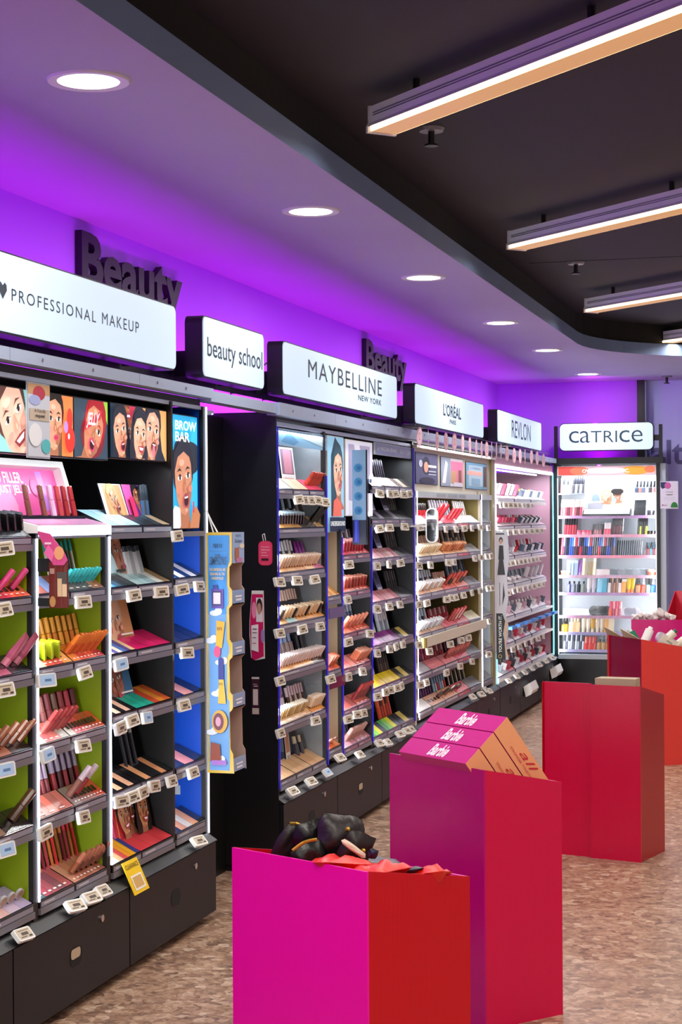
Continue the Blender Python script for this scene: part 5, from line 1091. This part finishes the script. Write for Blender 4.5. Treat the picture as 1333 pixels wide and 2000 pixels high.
krow(2, 'gloss', 5, .04, .17, '8a2c38 a83848', '18141a', 'black-capped dark red gloss', 1.3); krow(2, 'jar', 3, .18, .32, 'd8788a e09aa4', 'c85a70', 'pink balm jar', .9); krow(2, 'stick', 7, .34, .44, '28242a c85060', '38343a', 'black lipstick', .95); krow(2, 'stick', 3, .46, .52, 'e04868 e87888', 'e8dce0', 'bright pink lipstick', 1.1); krow(2, 'mascara', 7, .54, .65, '2a1c24 803040', '2c2830', 'dark liquid lipstick', 1.05); krow(2, 'mascara', 5, .80, .9, '202020 b8b838 303030', '181818', 'black and lime mascara', .95); krow(2, 'jar', 2, .91, .98, '241c1c', '14100f', 'black pot', .7)
krow(3, 'mascara', 26, .0, .56, 'd82848 582c48 28304c 1a1a20 30489a 2848b0 384058 602c3c 202024', 'c02040 8a8aa0 30304a 18181c 3858b0 4878d0 c8ccd8', 'coloured mascara', 1.05); krow(3, 'pencil', 12, .58, .85, '202428 30383c', '181c20', 'black brush', .8); krow(3, 'dropper', 5, .88, 1.0, '583038 703840 3a6a78', '28181c 2a4a58', 'dark dropper', 1.1)
krow(4, 'jar', 2, .01, .1, 'e89070 e8a890', 'f0e8e0', 'peach jar', .9); krow(4, 'carton', 3, .07, .17, '8a98b0 98a8c0', 'a8b4c8', 'grey carton', 1.0); krow(4, 'tube', 1, .18, .22, '9a6ab8', 'b888d0', 'violet squeeze tube', 1.0); krow(4, 'carton', 4, .24, .35, 'e8d8b8 f0e4d0 d8a840', 'f0e8d8', 'cream carton', 1.15); krow(4, 'case', 2, .37, .52, 'f0e8e8 e8b8b0', 'e0d0d0', 'white palette', .7, .12); krow(4, 'case', 5, .52, .9, '98a0ac a8b0bc', '586068 787c84', 'clear tilted palette', .8, .12); krow(4, 'jar', 1, .91, .98, 'd86850', 'e8b8a8', 'coral jar', 1.2)
krow(5, 'spray', 4, .06, .26, '5a5a9a 70747c 303440 8a9088', '181c24', 'dark spray bottle', .78); krow(5, 'tube', 2, .27, .37, 'e8e0e0 d8d0dc', 'c8c0cc', 'white squeeze tube', 1.1); krow(5, 'carton', 2, .38, .48, '58b8d8 28a0c0', '38a8c8', 'blue carton', 1.0); krow(5, 'bottle', 5, .5, .62, 'e8dcd8 8a6050 c89078 a87058', '201818 c8a090', 'tan foundation bottle', 1.05); krow(5, 'carton', 1, .64, .67, 'f0a030', 'f4f0e8', 'orange carton', .9); krow(5, 'tube', 2, .69, .76, 'f0d858 e8c040', 'e87838', 'yellow squeeze tube', 1.1); krow(5, 'dropper', 4, .78, .98, 'd87848 d85848 88a8a0 3868c0', '201c1c d8d8dc', 'coloured dropper', 1.25)
krow(6, 'case', 3, .03, .3, 'd8dce4 c8ccd8', 'e8ecf4', 'silver palette', .8, .12); krow(6, 'compact', 4, .32, .5, '18181c', '2c2c32', 'black round compact', 1.0); krow(6, 'stick', 4, .5, .63, 'e8583c a83858 e07880 b86878', 'd8406c e89098', 'lip balm stick', 1.3); krow(6, 'compact', 4, .64, .8, 'd0d0d8 c0bcd0', 'e4e0ec', 'pearl round compact', .9); krow(6, 'jar', 3, .82, .96, 'e0dce0', 'f0eef2', 'white pot', .8)
krow(7, 'dropper', 2, .01, .07, 'b88830', '181410', 'gold dropper', 1.2); krow(7, 'bottle', 3, .09, .19, 'd8b890 c89870', 'e0c8a8', 'beige foundation bottle', 1.05); krow(7, 'tube', 6, .21, .5, 'e8dcc8 f0e4d0 d8a858', 'd8c8b0', 'cream squeeze tube', 1.05); krow(7, 'carton', 2, .46, .54, 'e8a850 f0e0c0', 'f0e8d8', 'sand carton', 1.1)
krow(8, 'mascara', 9, .02, .24, '989ca8 505460 c8ccd4', '383c48 a8acb8', 'silver tube', .9); krow(8, 'stick', 6, .25, .36, 'd83a3c c8302c e07060', 'e88880 c02828', 'red lip colour', 1.15); krow(8, 'dropper', 5, .38, .58, 'b8905a d0a878 a87848', '14181c', 'bronze dropper', 1.15)
# glorifier with the two women
t = thing('glorifier', (-1.86, YK + .1, 1.56), 'photo display of two women above a dark tilted palette tray', 'display')
B('backboard', 'white', t, (-2.055, -1.645, YK + .12, YK + .126, 1.56, 1.79))
F = Frame((-2.05, YK + .1193, 1.61), (1, 0, 0), (0, 0, 1), (0, -1, 0), .40, .175); F.rect(0, 1, 0, 1, 'a8c0dc'); F.rect(.78, 1, 0, 1, 'b8a898'); F.ell(.22, .45, .09, .3, '68788c'); F.poly([(.05, 0), (.05, .25), (.4, .4), (.5, 0)], '8a8890'); F.poly([(.36, 0), (.42, .45), (.6, .3), (.95, .35), (1, 0)], 'c8b8a4'); face(F, .46, .64, .52, 'dcb496', 'a08060', 'b86068', -.1, 'smile'); face(F, .7, .68, .5, 'b88464', '1c1618', 'a84858', .15, 'smile', longhair=False); F.ell(.7, .86, .14, .16, '1c1618'); F.text('BRIGHTNESS', .04, .4, .3, .38, 'f0f4f8', bold=.02); F.build('print', 'print', t)
mb = MB(); mb.hexa([(-2.07, YK + .03, 1.545), (-1.65, YK + .03, 1.545), (-1.65, YK + .118, 1.545), (-2.07, YK + .118, 1.545), (-2.07, YK + .03, 1.56), (-1.65, YK + .03, 1.56), (-1.65, YK + .118, 1.605), (-2.07, YK + .118, 1.605)]); mb.build('palette_tray', 'darkplastic', t)
F = Frame((-2.06, YK + .032, 1.563), (1, 0, 0), (0, .088, .045), (0, -.45, .88), .4, .095); F.rect(0, 1, 0, 1, '98a8c0')
for k in range(4): F.rect(.06 + .24 * k, .2 + .24 * k, .3, .8, ['7888a0', '8898b0', 'd8dce8', 'a8a0b0'][k]); F.ell(.5 if k % 2 else .78, .5, .05, .3, 'e8dce0')
F.build('tray_print', 'print', t)
# notice on the side of the far unit
yprint('notice', -1.385, -1.232, 1.605, 1.842, YK - .03, 'white friendly request notice with pink octagon beside the far unit', lambda F: (F.rect(0, 1, 0, 1, 'e6e0f0'), F.poly([(.02, .97), (.35, .97), (.35, .78), (.12, .72), (.02, .8)], '18305a'), F.ell(.42, .84, .19, .125, 'd060a8', n=8), F.text('A friendly', .3, .72, .58, .63, '404050'), F.text('request', .34, .7, .48, .53, '202030', bold=.02), F.rect(.18, .82, .4, .405, '9890a8'), F.rect(.22, .8, .34, .345, '9890a8'), F.ell(.78, .04, .2, .2, '0a7a2a', a0=0, a1=180), F.ell(.14, .13, .05, .035, '8a1848', n=4), F.rect(.22, .36, .11, .14, '908898')), 'white')
# word on the frosted glass
tag(lettering('glass_lettering', 'Health', (-1.86, YF + .098, 2.0), (1, 0, 0), (0, 0, 1), .78, .22, .002, mat('grey_vinyl', '6a68a0', .6), None, bold=.02), 'grey word on the frosted glass wall, half hidden by the far unit', 'wall letters')
# oval price tickets: shared meshes
tk = MB(); tk.prism([(-.006, y, z) for y, z in rrect(-.044, .044, -.021, .021, .006, 2)], (.012, 0, 0)); tk_me = tk.mesh('price_ticket', ['white'])
F = Frame((.0064, -.036, -.015), (0, 1, 0), (0, 0, 1), (1, 0, 0), .072, .032); F.rect(0, 1, 0, 1, 'c8b9a0'); F.rect(.1, .9, .78, .86, '6a5c50'); F.rect(.25, .75, .32, .62, '4a3c34'); F.rect(.1, .55, .1, .2, '6a5c50'); F.rect(.7, .92, .06, .22, '3a302a'); tks_me = F.mb.mesh('screen', ['print'])
F = Frame((.0064, -.036, -.015), (0, 1, 0), (0, 0, 1), (1, 0, 0), .072, .032); F.rect(0, 1, 0, 1, 'a8c8e8'); F.rect(.3, .75, .35, .6, '5a80b0'); tkb_me = F.mb.mesh('screen', ['print'])
TK = {
 'A': [(4.644, 1.464), (4.645, 1.288), (4.648, 1.054), (4.645, .823), (4.648, .591), (4.721, .329)],
 'B': [(5.208, 1.283), (4.929, 1.057), (5.217, 1.055), (5.201, .822), (4.936, .828), (5.201, .594), (4.915, .595), (5.091, .334), (5.218, .333), (5.312, .335)],
 'C': [(5.636, 1.285), (5.892, 1.286), (5.518, 1.057), (5.615, .856), (5.751, .851), (5.51, .843), (5.515, .595), (5.611, .594), (5.707, .596), (5.815, .601), (5.987, .594)],
 'D': [(6.06, 1.484), (6.104, 1.285), (6.154, 1.048), (6.118, .855), (6.211, .593), (6.218, .335), (6.292, 1.289)],
 'E': [(7.603, 1.63), (7.7, 1.628), (7.796, 1.627), (7.909, 1.628), (8.031, 1.621), (7.571, 1.265), (7.85, 1.26), (7.309, 1.268), (7.646, 1.041), (7.939, 1.035), (7.305, 1.045), (7.308, .837), (7.851, .602), (7.31, .609), (7.426, .338), (7.712, .339), (7.984, .342)],
 'F': [(8.21, .382), (8.118, .771)],
 'G': [(8.46, 1.312), (8.436, 1.137), (8.441, .927), (8.869, .94), (8.446, .753), (8.717, .756), (8.432, .543), (8.6, .548), (8.732, .541), (8.585, .347)],
 'H': [(9.095, 1.674), (9.323, 1.674), (9.441, 1.675), (9.649, 1.675), (9.788, 1.679), (9.306, 1.49), (9.669, 1.493), (9.09, 1.486), (9.029, 1.288), (9.301, 1.289), (9.564, 1.29), (9.023, 1.06), (9.295, 1.06), (9.545, 1.059), (9.3, .828), (9.454, .831), (9.613, .831), (9.028, .826), (9.202, .603), (9.306, .604), (9.46, .6), (9.569, .601), (9.022, .596), (9.172, .336), (9.453, .346), (9.624, .343), (9.72, .341), (8.99, .354)],
 'I': [(10.06, 1.487), (10.791, 1.469), (11.107, 1.466), (11.373, 1.47), (11.633, 1.468), (11.924, 1.473), (10.024, 1.262), (10.341, 1.257), (10.847, 1.258), (11.036, 1.257), (11.716, 1.263), (11.936, 1.265), (10.018, 1.035), (10.236, 1.033), (10.793, 1.029), (10.933, 1.032), (11.077, 1.028), (11.325, 1.031), (11.619, 1.035), (11.909, 1.036), (10.011, .799), (10.243, .745), (10.847, .745), (11.184, .745), (11.419, .745), (10.779, .571), (11.21, .576), (11.604, .574), (10.044, .563), (10.209, .562), (11.526, .345), (11.83, .332), (11.998, .347)],
 'J': [(12.228, 1.467), (12.163, 1.266), (12.319, 1.266), (12.194, 1.042), (12.351, 1.036), (12.225, .806), (12.197, .577), (12.13, .325)],
 'R': [(12.72 + .2 * k, 1.63) for k in range(8)] + [(12.8 + .26 * k, 1.425) for k in range(8)] + [(13.0 + .19 * k, 1.19) for k in range(9)] + [(13.0 + .24 * k, .975) for k in range(8)] + [(13.2 + .3 * k, .535) for k in range(6)] + [(12.9 + .36 * k, .325) for k in range(7)],
}
blue_at = {('B', 1), ('B', 4), ('A', 3), ('A', 4), ('C', 2), ('C', 4), ('E', 16)}
for k, lst in TK.items():
    b = BAYS[k]
    per = {}
    for j, (y, z) in enumerate(sorted(lst, key=lambda p: (-round(p[1], 1), p[0]))):
        i = min(range(len(b.zs)), key=lambda q: abs(b.zs[q] - .012 - z)); per[i] = per.get(i, -1) + 1
        o = bpy.data.objects.new('price_ticket', tk_me); COL.objects.link(o)
        low = z < .4
        x = -2.302 if not low else -2.283
        if k == 'I' and .74 < z < .75: x = -2.29
        o.location = (x, y, z); o.rotation_euler = (RND.uniform(-.08, .08), -(.75 if low else RND.uniform(.1, .3)), RND.uniform(-.25, .05))
        tag(o, 'white electronic price ticket, %s from left along the %s of %s' % (ordn(per[i]), shelfname(b, i), b.name), 'price ticket', 'electronic price tickets')
        c = bpy.data.objects.new('screen', tkb_me if ((k, lst.index((y, z))) in blue_at) else tks_me); COL.objects.link(c); c.parent = o
t = thing('clearance_ticket', (-2.275, 5.58, .30), 'yellow clearance holder with price ticket below the black bay', 'price ticket')
mb = MB(); mb.hexa([(-2.262, 5.53, .275), (-2.259, 5.53, .276), (-2.259, 5.66, .276), (-2.262, 5.66, .275), (-2.310, 5.53, .380), (-2.307, 5.53, .381), (-2.307, 5.66, .381), (-2.310, 5.66, .380)]); mb.build('holder', mat('clearance_yellow', 'f0c808', .4), t)
F = Frame((-2.2585, 5.53, .2765), (0, 1, 0), (-.048, 0, .105), (.91, 0, .416), .13, .1155); F.text('CLEARANCE', .08, .92, .76, .9, '201808'); F.rect(.15, .85, .1, .55, 'f0ece4'); F.rect(.22, .78, .16, .5, 'd0a860'); F.build('print', 'print', t)

# ------------------------------------------------------------------ cardboard bins
def bin_(label, A, deg, w, d, cb, cs, zb=.785, zf=.722, split=False, flaps=False):
    """A = near corner between tall back board and side; deg = direction of the depth; tall board runs to the left of it"""
    e2 = Vector((math.cos(math.radians(deg)), math.sin(math.radians(deg)), 0)); e1 = Vector((-e2.y, e2.x, 0)); A = Vector((A[0], A[1], 0)); up = Vector((0, 0, 1))
    t = thing('cardboard_bin', A + e1 * w / 2 + e2 * d / 2, label, 'bin', 'pink and red cardboard bins')
    mb_, ms_ = cardboard('bin_back_' + cb, cb), cardboard('bin_side_' + cs, cs)
    th = .006
    def wall(nm, P, u, L, z0, z1, inn, m):
        b = MB(); b.hexa([P, P + u * L, P + u * L + inn * th, P + inn * th, P + up * z0, P + u * L + up * z1, P + u * L + inn * th + up * z1, P + inn * th + up * z0]); return b.build(nm, m, t)
    if split:
        wall('back_board', A, e1, w / 2, zb, zb, e2, mb_); wall('back_board', A + e1 * (w / 2 + .001) + e2 * .016, e1, w / 2, zb + .003, zb + .003, e2, mb_)
    else: wall('back_board', A, e1, w, zb, zb, e2, mb_)
    wall('side_board', A + e2 * th, e2, d - th, zb, zf, e1, ms_); wall('side_board', A + e1 * (w - th) + e2 * th, e2, d - th, zb, zf, e1, ms_)
    wall('front_board', A + e2 * (d - th) + e1 * th, e1, w - 2 * th, zf, zf, e2, mb_)
    b = MB(); P = A + e1 * th + e2 * .026; d = d - .02; b.hexa([P + up * .45, P + e1 * (w - 2 * th) + up * .45, P + e1 * (w - 2 * th) + e2 * (d - 2 * th) + up * .45, P + e2 * (d - 2 * th) + up * .45] + [P + up * .456, P + e1 * (w - 2 * th) + up * .456, P + e1 * (w - 2 * th) + e2 * (d - 2 * th) + up * .456, P + e2 * (d - 2 * th) + up * .456]); b.build('inner_floor', 'card', t)
    if flaps:
        for k in range(2):
            Q = A + e1 * (w * (k + .04) / 2) + up * zb; b = MB(); L = w * .46
            b.hexa([Q, Q + e1 * L, Q + e1 * L + e2 * .004, Q + e2 * .004, Q - e2 * .03 + up * .02 + e1 * .02, Q + e1 * L * .9 - e2 * .035 + up * .055, Q + e1 * L * .9 - e2 * .03 + up * .057, Q - e2 * .026 + up * .022 + e1 * .02]); b.build('flap', 'card', t)
    return t, A, e1, e2
bn1 = bin_('nearest cardboard bin, bright magenta and red, holding pouches', (-.96, 3.66), 62, .425, .35, 'f400a4', 'c80018')
bn2 = bin_('cardboard bin holding three pink boxes', (-1.0, 5.208), 49.6, .485, .31, 'bc0074', 'd40c48')
bn3 = bin_('crimson two-board cardboard bin standing in the aisle', (-.806, 7.903), 75.3, .478, .31, 'cc003a', 'a80008', split=True)
bn4 = bin_('cardboard bin with open flaps and coral side, holding bottles', (-1.11, 10.92), 33, .47, .34, '8a0038', 'dc4038', split=True, flaps=True)
bn5 = bin_('far magenta bin heaped with white scrunched goods', (-1.0, 12.98), 90, .385, .31, 'cc0070', 'cc0070')
bn6 = bin_('farthest red bin with sloping opening, by the glass wall', (-.78, 14.4), 80, .5, .32, 'c81030', 'c81030', zb=.70, zf=.92)
def local(bn, a, b, z): t, A, e1, e2 = bn; return A + e1 * a + e2 * b + Vector((0, 0, z))
# three boxes
t_, A_, e1_, e2_ = bn2
cdir = (e2_ * .62 + Vector((0, 0, -.78))).normalized(); bdir = (e2_ * -.78 + Vector((0, 0, -.62))).normalized()
for k in range(3):
    T = local(bn2, .06, .142, .93) + bdir * (.071 * k) - cdir * (.0 * k); Lb, Wb, Cb = .345, .067, .265
    lab = ['pink and peach box, rearmost and highest of the three in the bin', 'pink and peach box, middle one of the three in the bin', 'pink and peach box, front and lowest of the three'][k]
    t = thing('gift_box', T + e1_ * Lb / 2 + cdir * Cb / 2, lab, 'box', 'pink boxes in the second bin')
    b = MB(); P0 = T
    b.hexa([P0, P0 + e1_ * Lb, P0 + e1_ * Lb + bdir * Wb, P0 + bdir * Wb, P0 + cdir * Cb, P0 + e1_ * Lb + cdir * Cb, P0 + e1_ * Lb + bdir * Wb + cdir * Cb, P0 + bdir * Wb + cdir * Cb]); b.build('carton', cardboard('gift_box_pink_%d' % k, 'cc1084'), t)
    b = MB(); Q = T - e1_ * .0012; b.hexa([Q, Q + e1_ * .001, Q + e1_ * .001 + bdir * Wb, Q + bdir * Wb, Q + cdir * Cb, Q + e1_ * .001 + cdir * Cb, Q + e1_ * .001 + bdir * Wb + cdir * Cb, Q + bdir * Wb + cdir * Cb]); b.build('end_panel', cardboard('gift_box_peach_%d' % k, 'fcae7c'), t)
    F = Frame(T + e1_ * Lb + bdir * Wb - cdir * .0006, -e1_, -bdir, -cdir, Lb, Wb); F.text('Barbie', .4, .66, .12, .88, 'fde8f4', shear=.3, bold=.03); F.build('lettering', 'print', t)
    F = Frame(T - e1_ * .002 + bdir * Wb, cdir, -bdir, -e1_, Cb, Wb); F.text('STRONGER TOGETHER', .3, .85, .22, .34, 'd0303c'); F.text('all', .45, .8, .45, .85, 'd0303c', shear=.4); F.build('end_print', 'print', t)
# pouches and bags in the nearest bin
def pouch(name, P, w, t, h, rot, m, label, cat, seed, parts=None, crumple=.1):
    """a soft pillow-shaped pouch: width, thickness, height, standing on its edge before it is turned"""
    r = random.Random(seed); n_ = 9; ph = r.uniform(0, 6); b = MB()
    R_ = Matrix.Rotation(rot[2], 3, 'Z') @ Matrix.Rotation(rot[1], 3, 'Y') @ Matrix.Rotation(rot[0], 3, 'X')
    def S(i, j, sgn):
        u = -1 + 2 * i / (n_ - 1); v = -1 + 2 * j / (n_ - 1)
        k = (1 - u ** 4) * (1 - v ** 4)
        cr = crumple * (math.sin(u * 5 + ph) * math.cos(v * 4 + ph * 1.7) + .5 * math.sin(u * 9 + v * 7 + ph))
        rr = 1 - .16 * (u * v) ** 2 + crumple * .3 * math.sin(v * 5 + ph)
        return R_ @ Vector((u * w * rr, sgn * t * k * (1 + 2 * cr) - .0005 * sgn, v * h * (1 - .1 * (u * v) ** 2 + crumple * .35 * math.sin(u * 4 + ph)))) + P
    for sgn in (-1, 1):
        i0 = len(b.v)
        for i in range(n_):
            for j in range(n_): b.v.append(tuple(S(i, j, sgn)))
        for i in range(n_ - 1):
            for j in range(n_ - 1):
                q = (i0 + i * n_ + j, i0 + (i + 1) * n_ + j, i0 + (i + 1) * n_ + j + 1, i0 + i * n_ + j + 1)
                b.f.append(q if sgn < 0 else q[::-1]); b.m.append(0); b.c.append(None)
    o = tag(b.build(name, m, smooth=True), label, cat)
    if parts == 'clasp':
        c = MB(); c.ball(tuple(R_ @ Vector((w * .2, -t * .95, h * .3)) + P), .006, .006, .006, 8, 5); c.build('clasp', mat('brass_%d' % seed, 'd8b048', .3, .9), o)
    if parts == 'zip':
        c = MB(); c.tube([tuple(S(k, n_ - 1, 1)) for k in range(1, n_ - 1)], .004); c.build('zip', mat('zip_gold_%d' % seed, 'c09a40', .35, .8), o)
    return o
mk = mat('black_faux_leather', '0c0a0c', .32, noise=.2, nscale=40, bump=.2); mbr = mat('dark_brown_faux_leather', '1c1012', .4, bump=.2, nscale=40); mrd = mat('red_satin', 'e01408', .35, bump=.1, nscale=25); mnv = mat('navy_satin', '161838', .35)
G1 = 'pouches in the nearest bin'
for nm, a_, b_, z_, w_, t_2, h_, rot_, m_, lab_, cat_, sd_, pt_ in [
    ('pouch', .345, .10, .785, .028, .012, .055, (.1, .5, .5), mbr, 'small pointed brown pouch, farthest left in the nearest bin', 'pouch', 4, 'zip'),
    ('pouch', .285, .13, .80, .05, .022, .05, (.15, -.12, .55), mk, 'black pouch with gold clasp in the nearest bin', 'pouch', 1, 'clasp'),
    ('pouch', .225, .155, .815, .055, .024, .05, (-.25, .2, .4), mbr, 'dark brown pouch standing highest in the nearest bin', 'pouch', 2, 'clasp'),
    ('pouch', .25, .08, .765, .045, .018, .045, (.1, -.35, .6), mk, 'black zipped pouch against the tall board of the nearest bin', 'pouch', 3, 'zip'),
    ('pouch', .175, .15, .785, .04, .02, .05, (.3, .35, .7), mbr, 'brown flap pouch leaning right in the nearest bin', 'pouch', 11, 'clasp'),
    ('gift_bag', .14, .07, .77, .075, .018, .055, (1.3, .1, .5), mrd, 'red satin bag lying against the tall board of the nearest bin', 'bag', 5, None),
    ('gift_bag', .06, .11, .762, .07, .018, .05, (1.4, .05, 1.2), mrd, 'red satin bag in the near corner of the nearest bin', 'bag', 6, None),
    ('gift_bag', .04, .245, .732, .05, .02, .05, (1.2, .1, 1.0), mrd, 'red satin bag by the low front of the nearest bin', 'bag', 7, None),
    ('pouch', .05, .185, .752, .05, .007, .022, (1.3, .0, 1.0), mnv, 'flat navy pouch lying between the red bags', 'pouch', 8, None),
    ('pouch', .11, .14, .79, .012, .008, .012, (.3, .3, .6), mnv, 'tiny navy pouch on top of the red bags', 'pouch', 12, None),
    ('ribbon_roll', .15, .12, .80, .035, .006, .007, (0, .65, .6), mat('cream_ribbon', 'e8dcc8', .4), 'cream ribbon roll sticking up among the pouches', 'ribbon', 9, None),
    ('gift_bag', .2, .2, .73, .11, .03, .09, (1.5, 0, .4), mk, 'large black bag lying deep in the nearest bin', 'bag', 10, None)]:
    pouch(nm, local(bn1, a_, b_, z_), w_, t_2, h_, rot_, m_, lab_, cat_, sd_, pt_, .12 if m_ is not mrd else .22)
# carton in bin three
tag(MB().hexa([local(bn3, .04, .05, .6), local(bn3, .235, .05, .6), local(bn3, .235, .12, .6), local(bn3, .04, .12, .6), local(bn3, .04, .05, .812), local(bn3, .235, .05, .81), local(bn3, .23, .12, .812), local(bn3, .045, .12, .814)]).build('carton', 'card'), 'open beige carton sticking out of the crimson bin', 'carton')
# bottles in bin four
for k, (a, b_, z, r, h, tl, c, cap, w) in enumerate([(.07, .06, .78, .03, .1, (.5, .2, .8), 'e4e0dc', 'e8e8ea', 'milky bottle lying beside the flaps'), (.05, .16, .77, .028, .12, (.7, -.1, .6), 'e8dcc8', '0a6a48', 'cream bottle with green band in the middle'), (.04, .24, .745, .026, .1, (.7, .0, .5), 'e0d4c0', 'e8e8e0', 'cream bottle lying at the low front'), (.2, .08, .775, .03, .08, (-.3, .3, .7), '1a7a58', 'd8e4e0', 'green and white bottle behind the flaps')]):
    P = local(bn4, a, b_, z - .03); D = (e2_ * 0 + bn4[3] * tl[0] + bn4[2] * tl[1] + Vector((0, 0, tl[2]))).normalized()
    o = MB().cyl(P, P + D * h, r, r * .92, n=14).build('lotion_bottle', mat('bottle_%d' % k, c, .3)); tag(o, w + ' in the coral bin', 'bottle', 'bottles in the coral bin'); MB().cyl(P + D * h, P + D * (h + .02), r * .5, n=12).build('cap', mat('bottle_cap_%d' % k, cap, .35), o)
P = local(bn4, .02, .12, .78); D = (bn4[3] * .85 + Vector((0, 0, -.5))).normalized(); N = (bn4[3] * .5 + Vector((0, 0, .85))).normalized()
b = MB(); b.prism([P + D * x + N * y for x, y in rrect(0, .22, 0, .06, .022)], bn4[2] * .03); o = tag(b.build('blister_pack', 'acrylic'), 'clear rounded blister pack leaning on the coral bin side', 'pack'); F = Frame(P - bn4[2] * .001, D, N, -bn4[2], .22, .06); F.rect(.1, .92, .15, .85, 'e4dccb'); F.ell(.75, .5, .05, .25, '1a8a3c'); F.rect(.3, .5, .4, .55, '8aa890'); F.build('insert', 'print', o)
# white scrunched goods on bin five
for k, (a, z, r) in enumerate([(.36, .80, .028), (.32, .805, .035), (.27, .80, .03), (.22, .81, .035), (.18, .83, .04), (.14, .81, .035), (.09, .80, .03)]):
    pouch('scrunched_cloth', local(bn5, a, .05 + .03 * (k % 3), z), r, r * .6, r * .8, (k, k * .5, k * .7), mat('cream_towel_%d' % k, 'e6dcd8', .7), 'white scrunched cloth, %s from left on the far magenta bin' % ORD[k], 'cloth', 20 + k, None, .3)
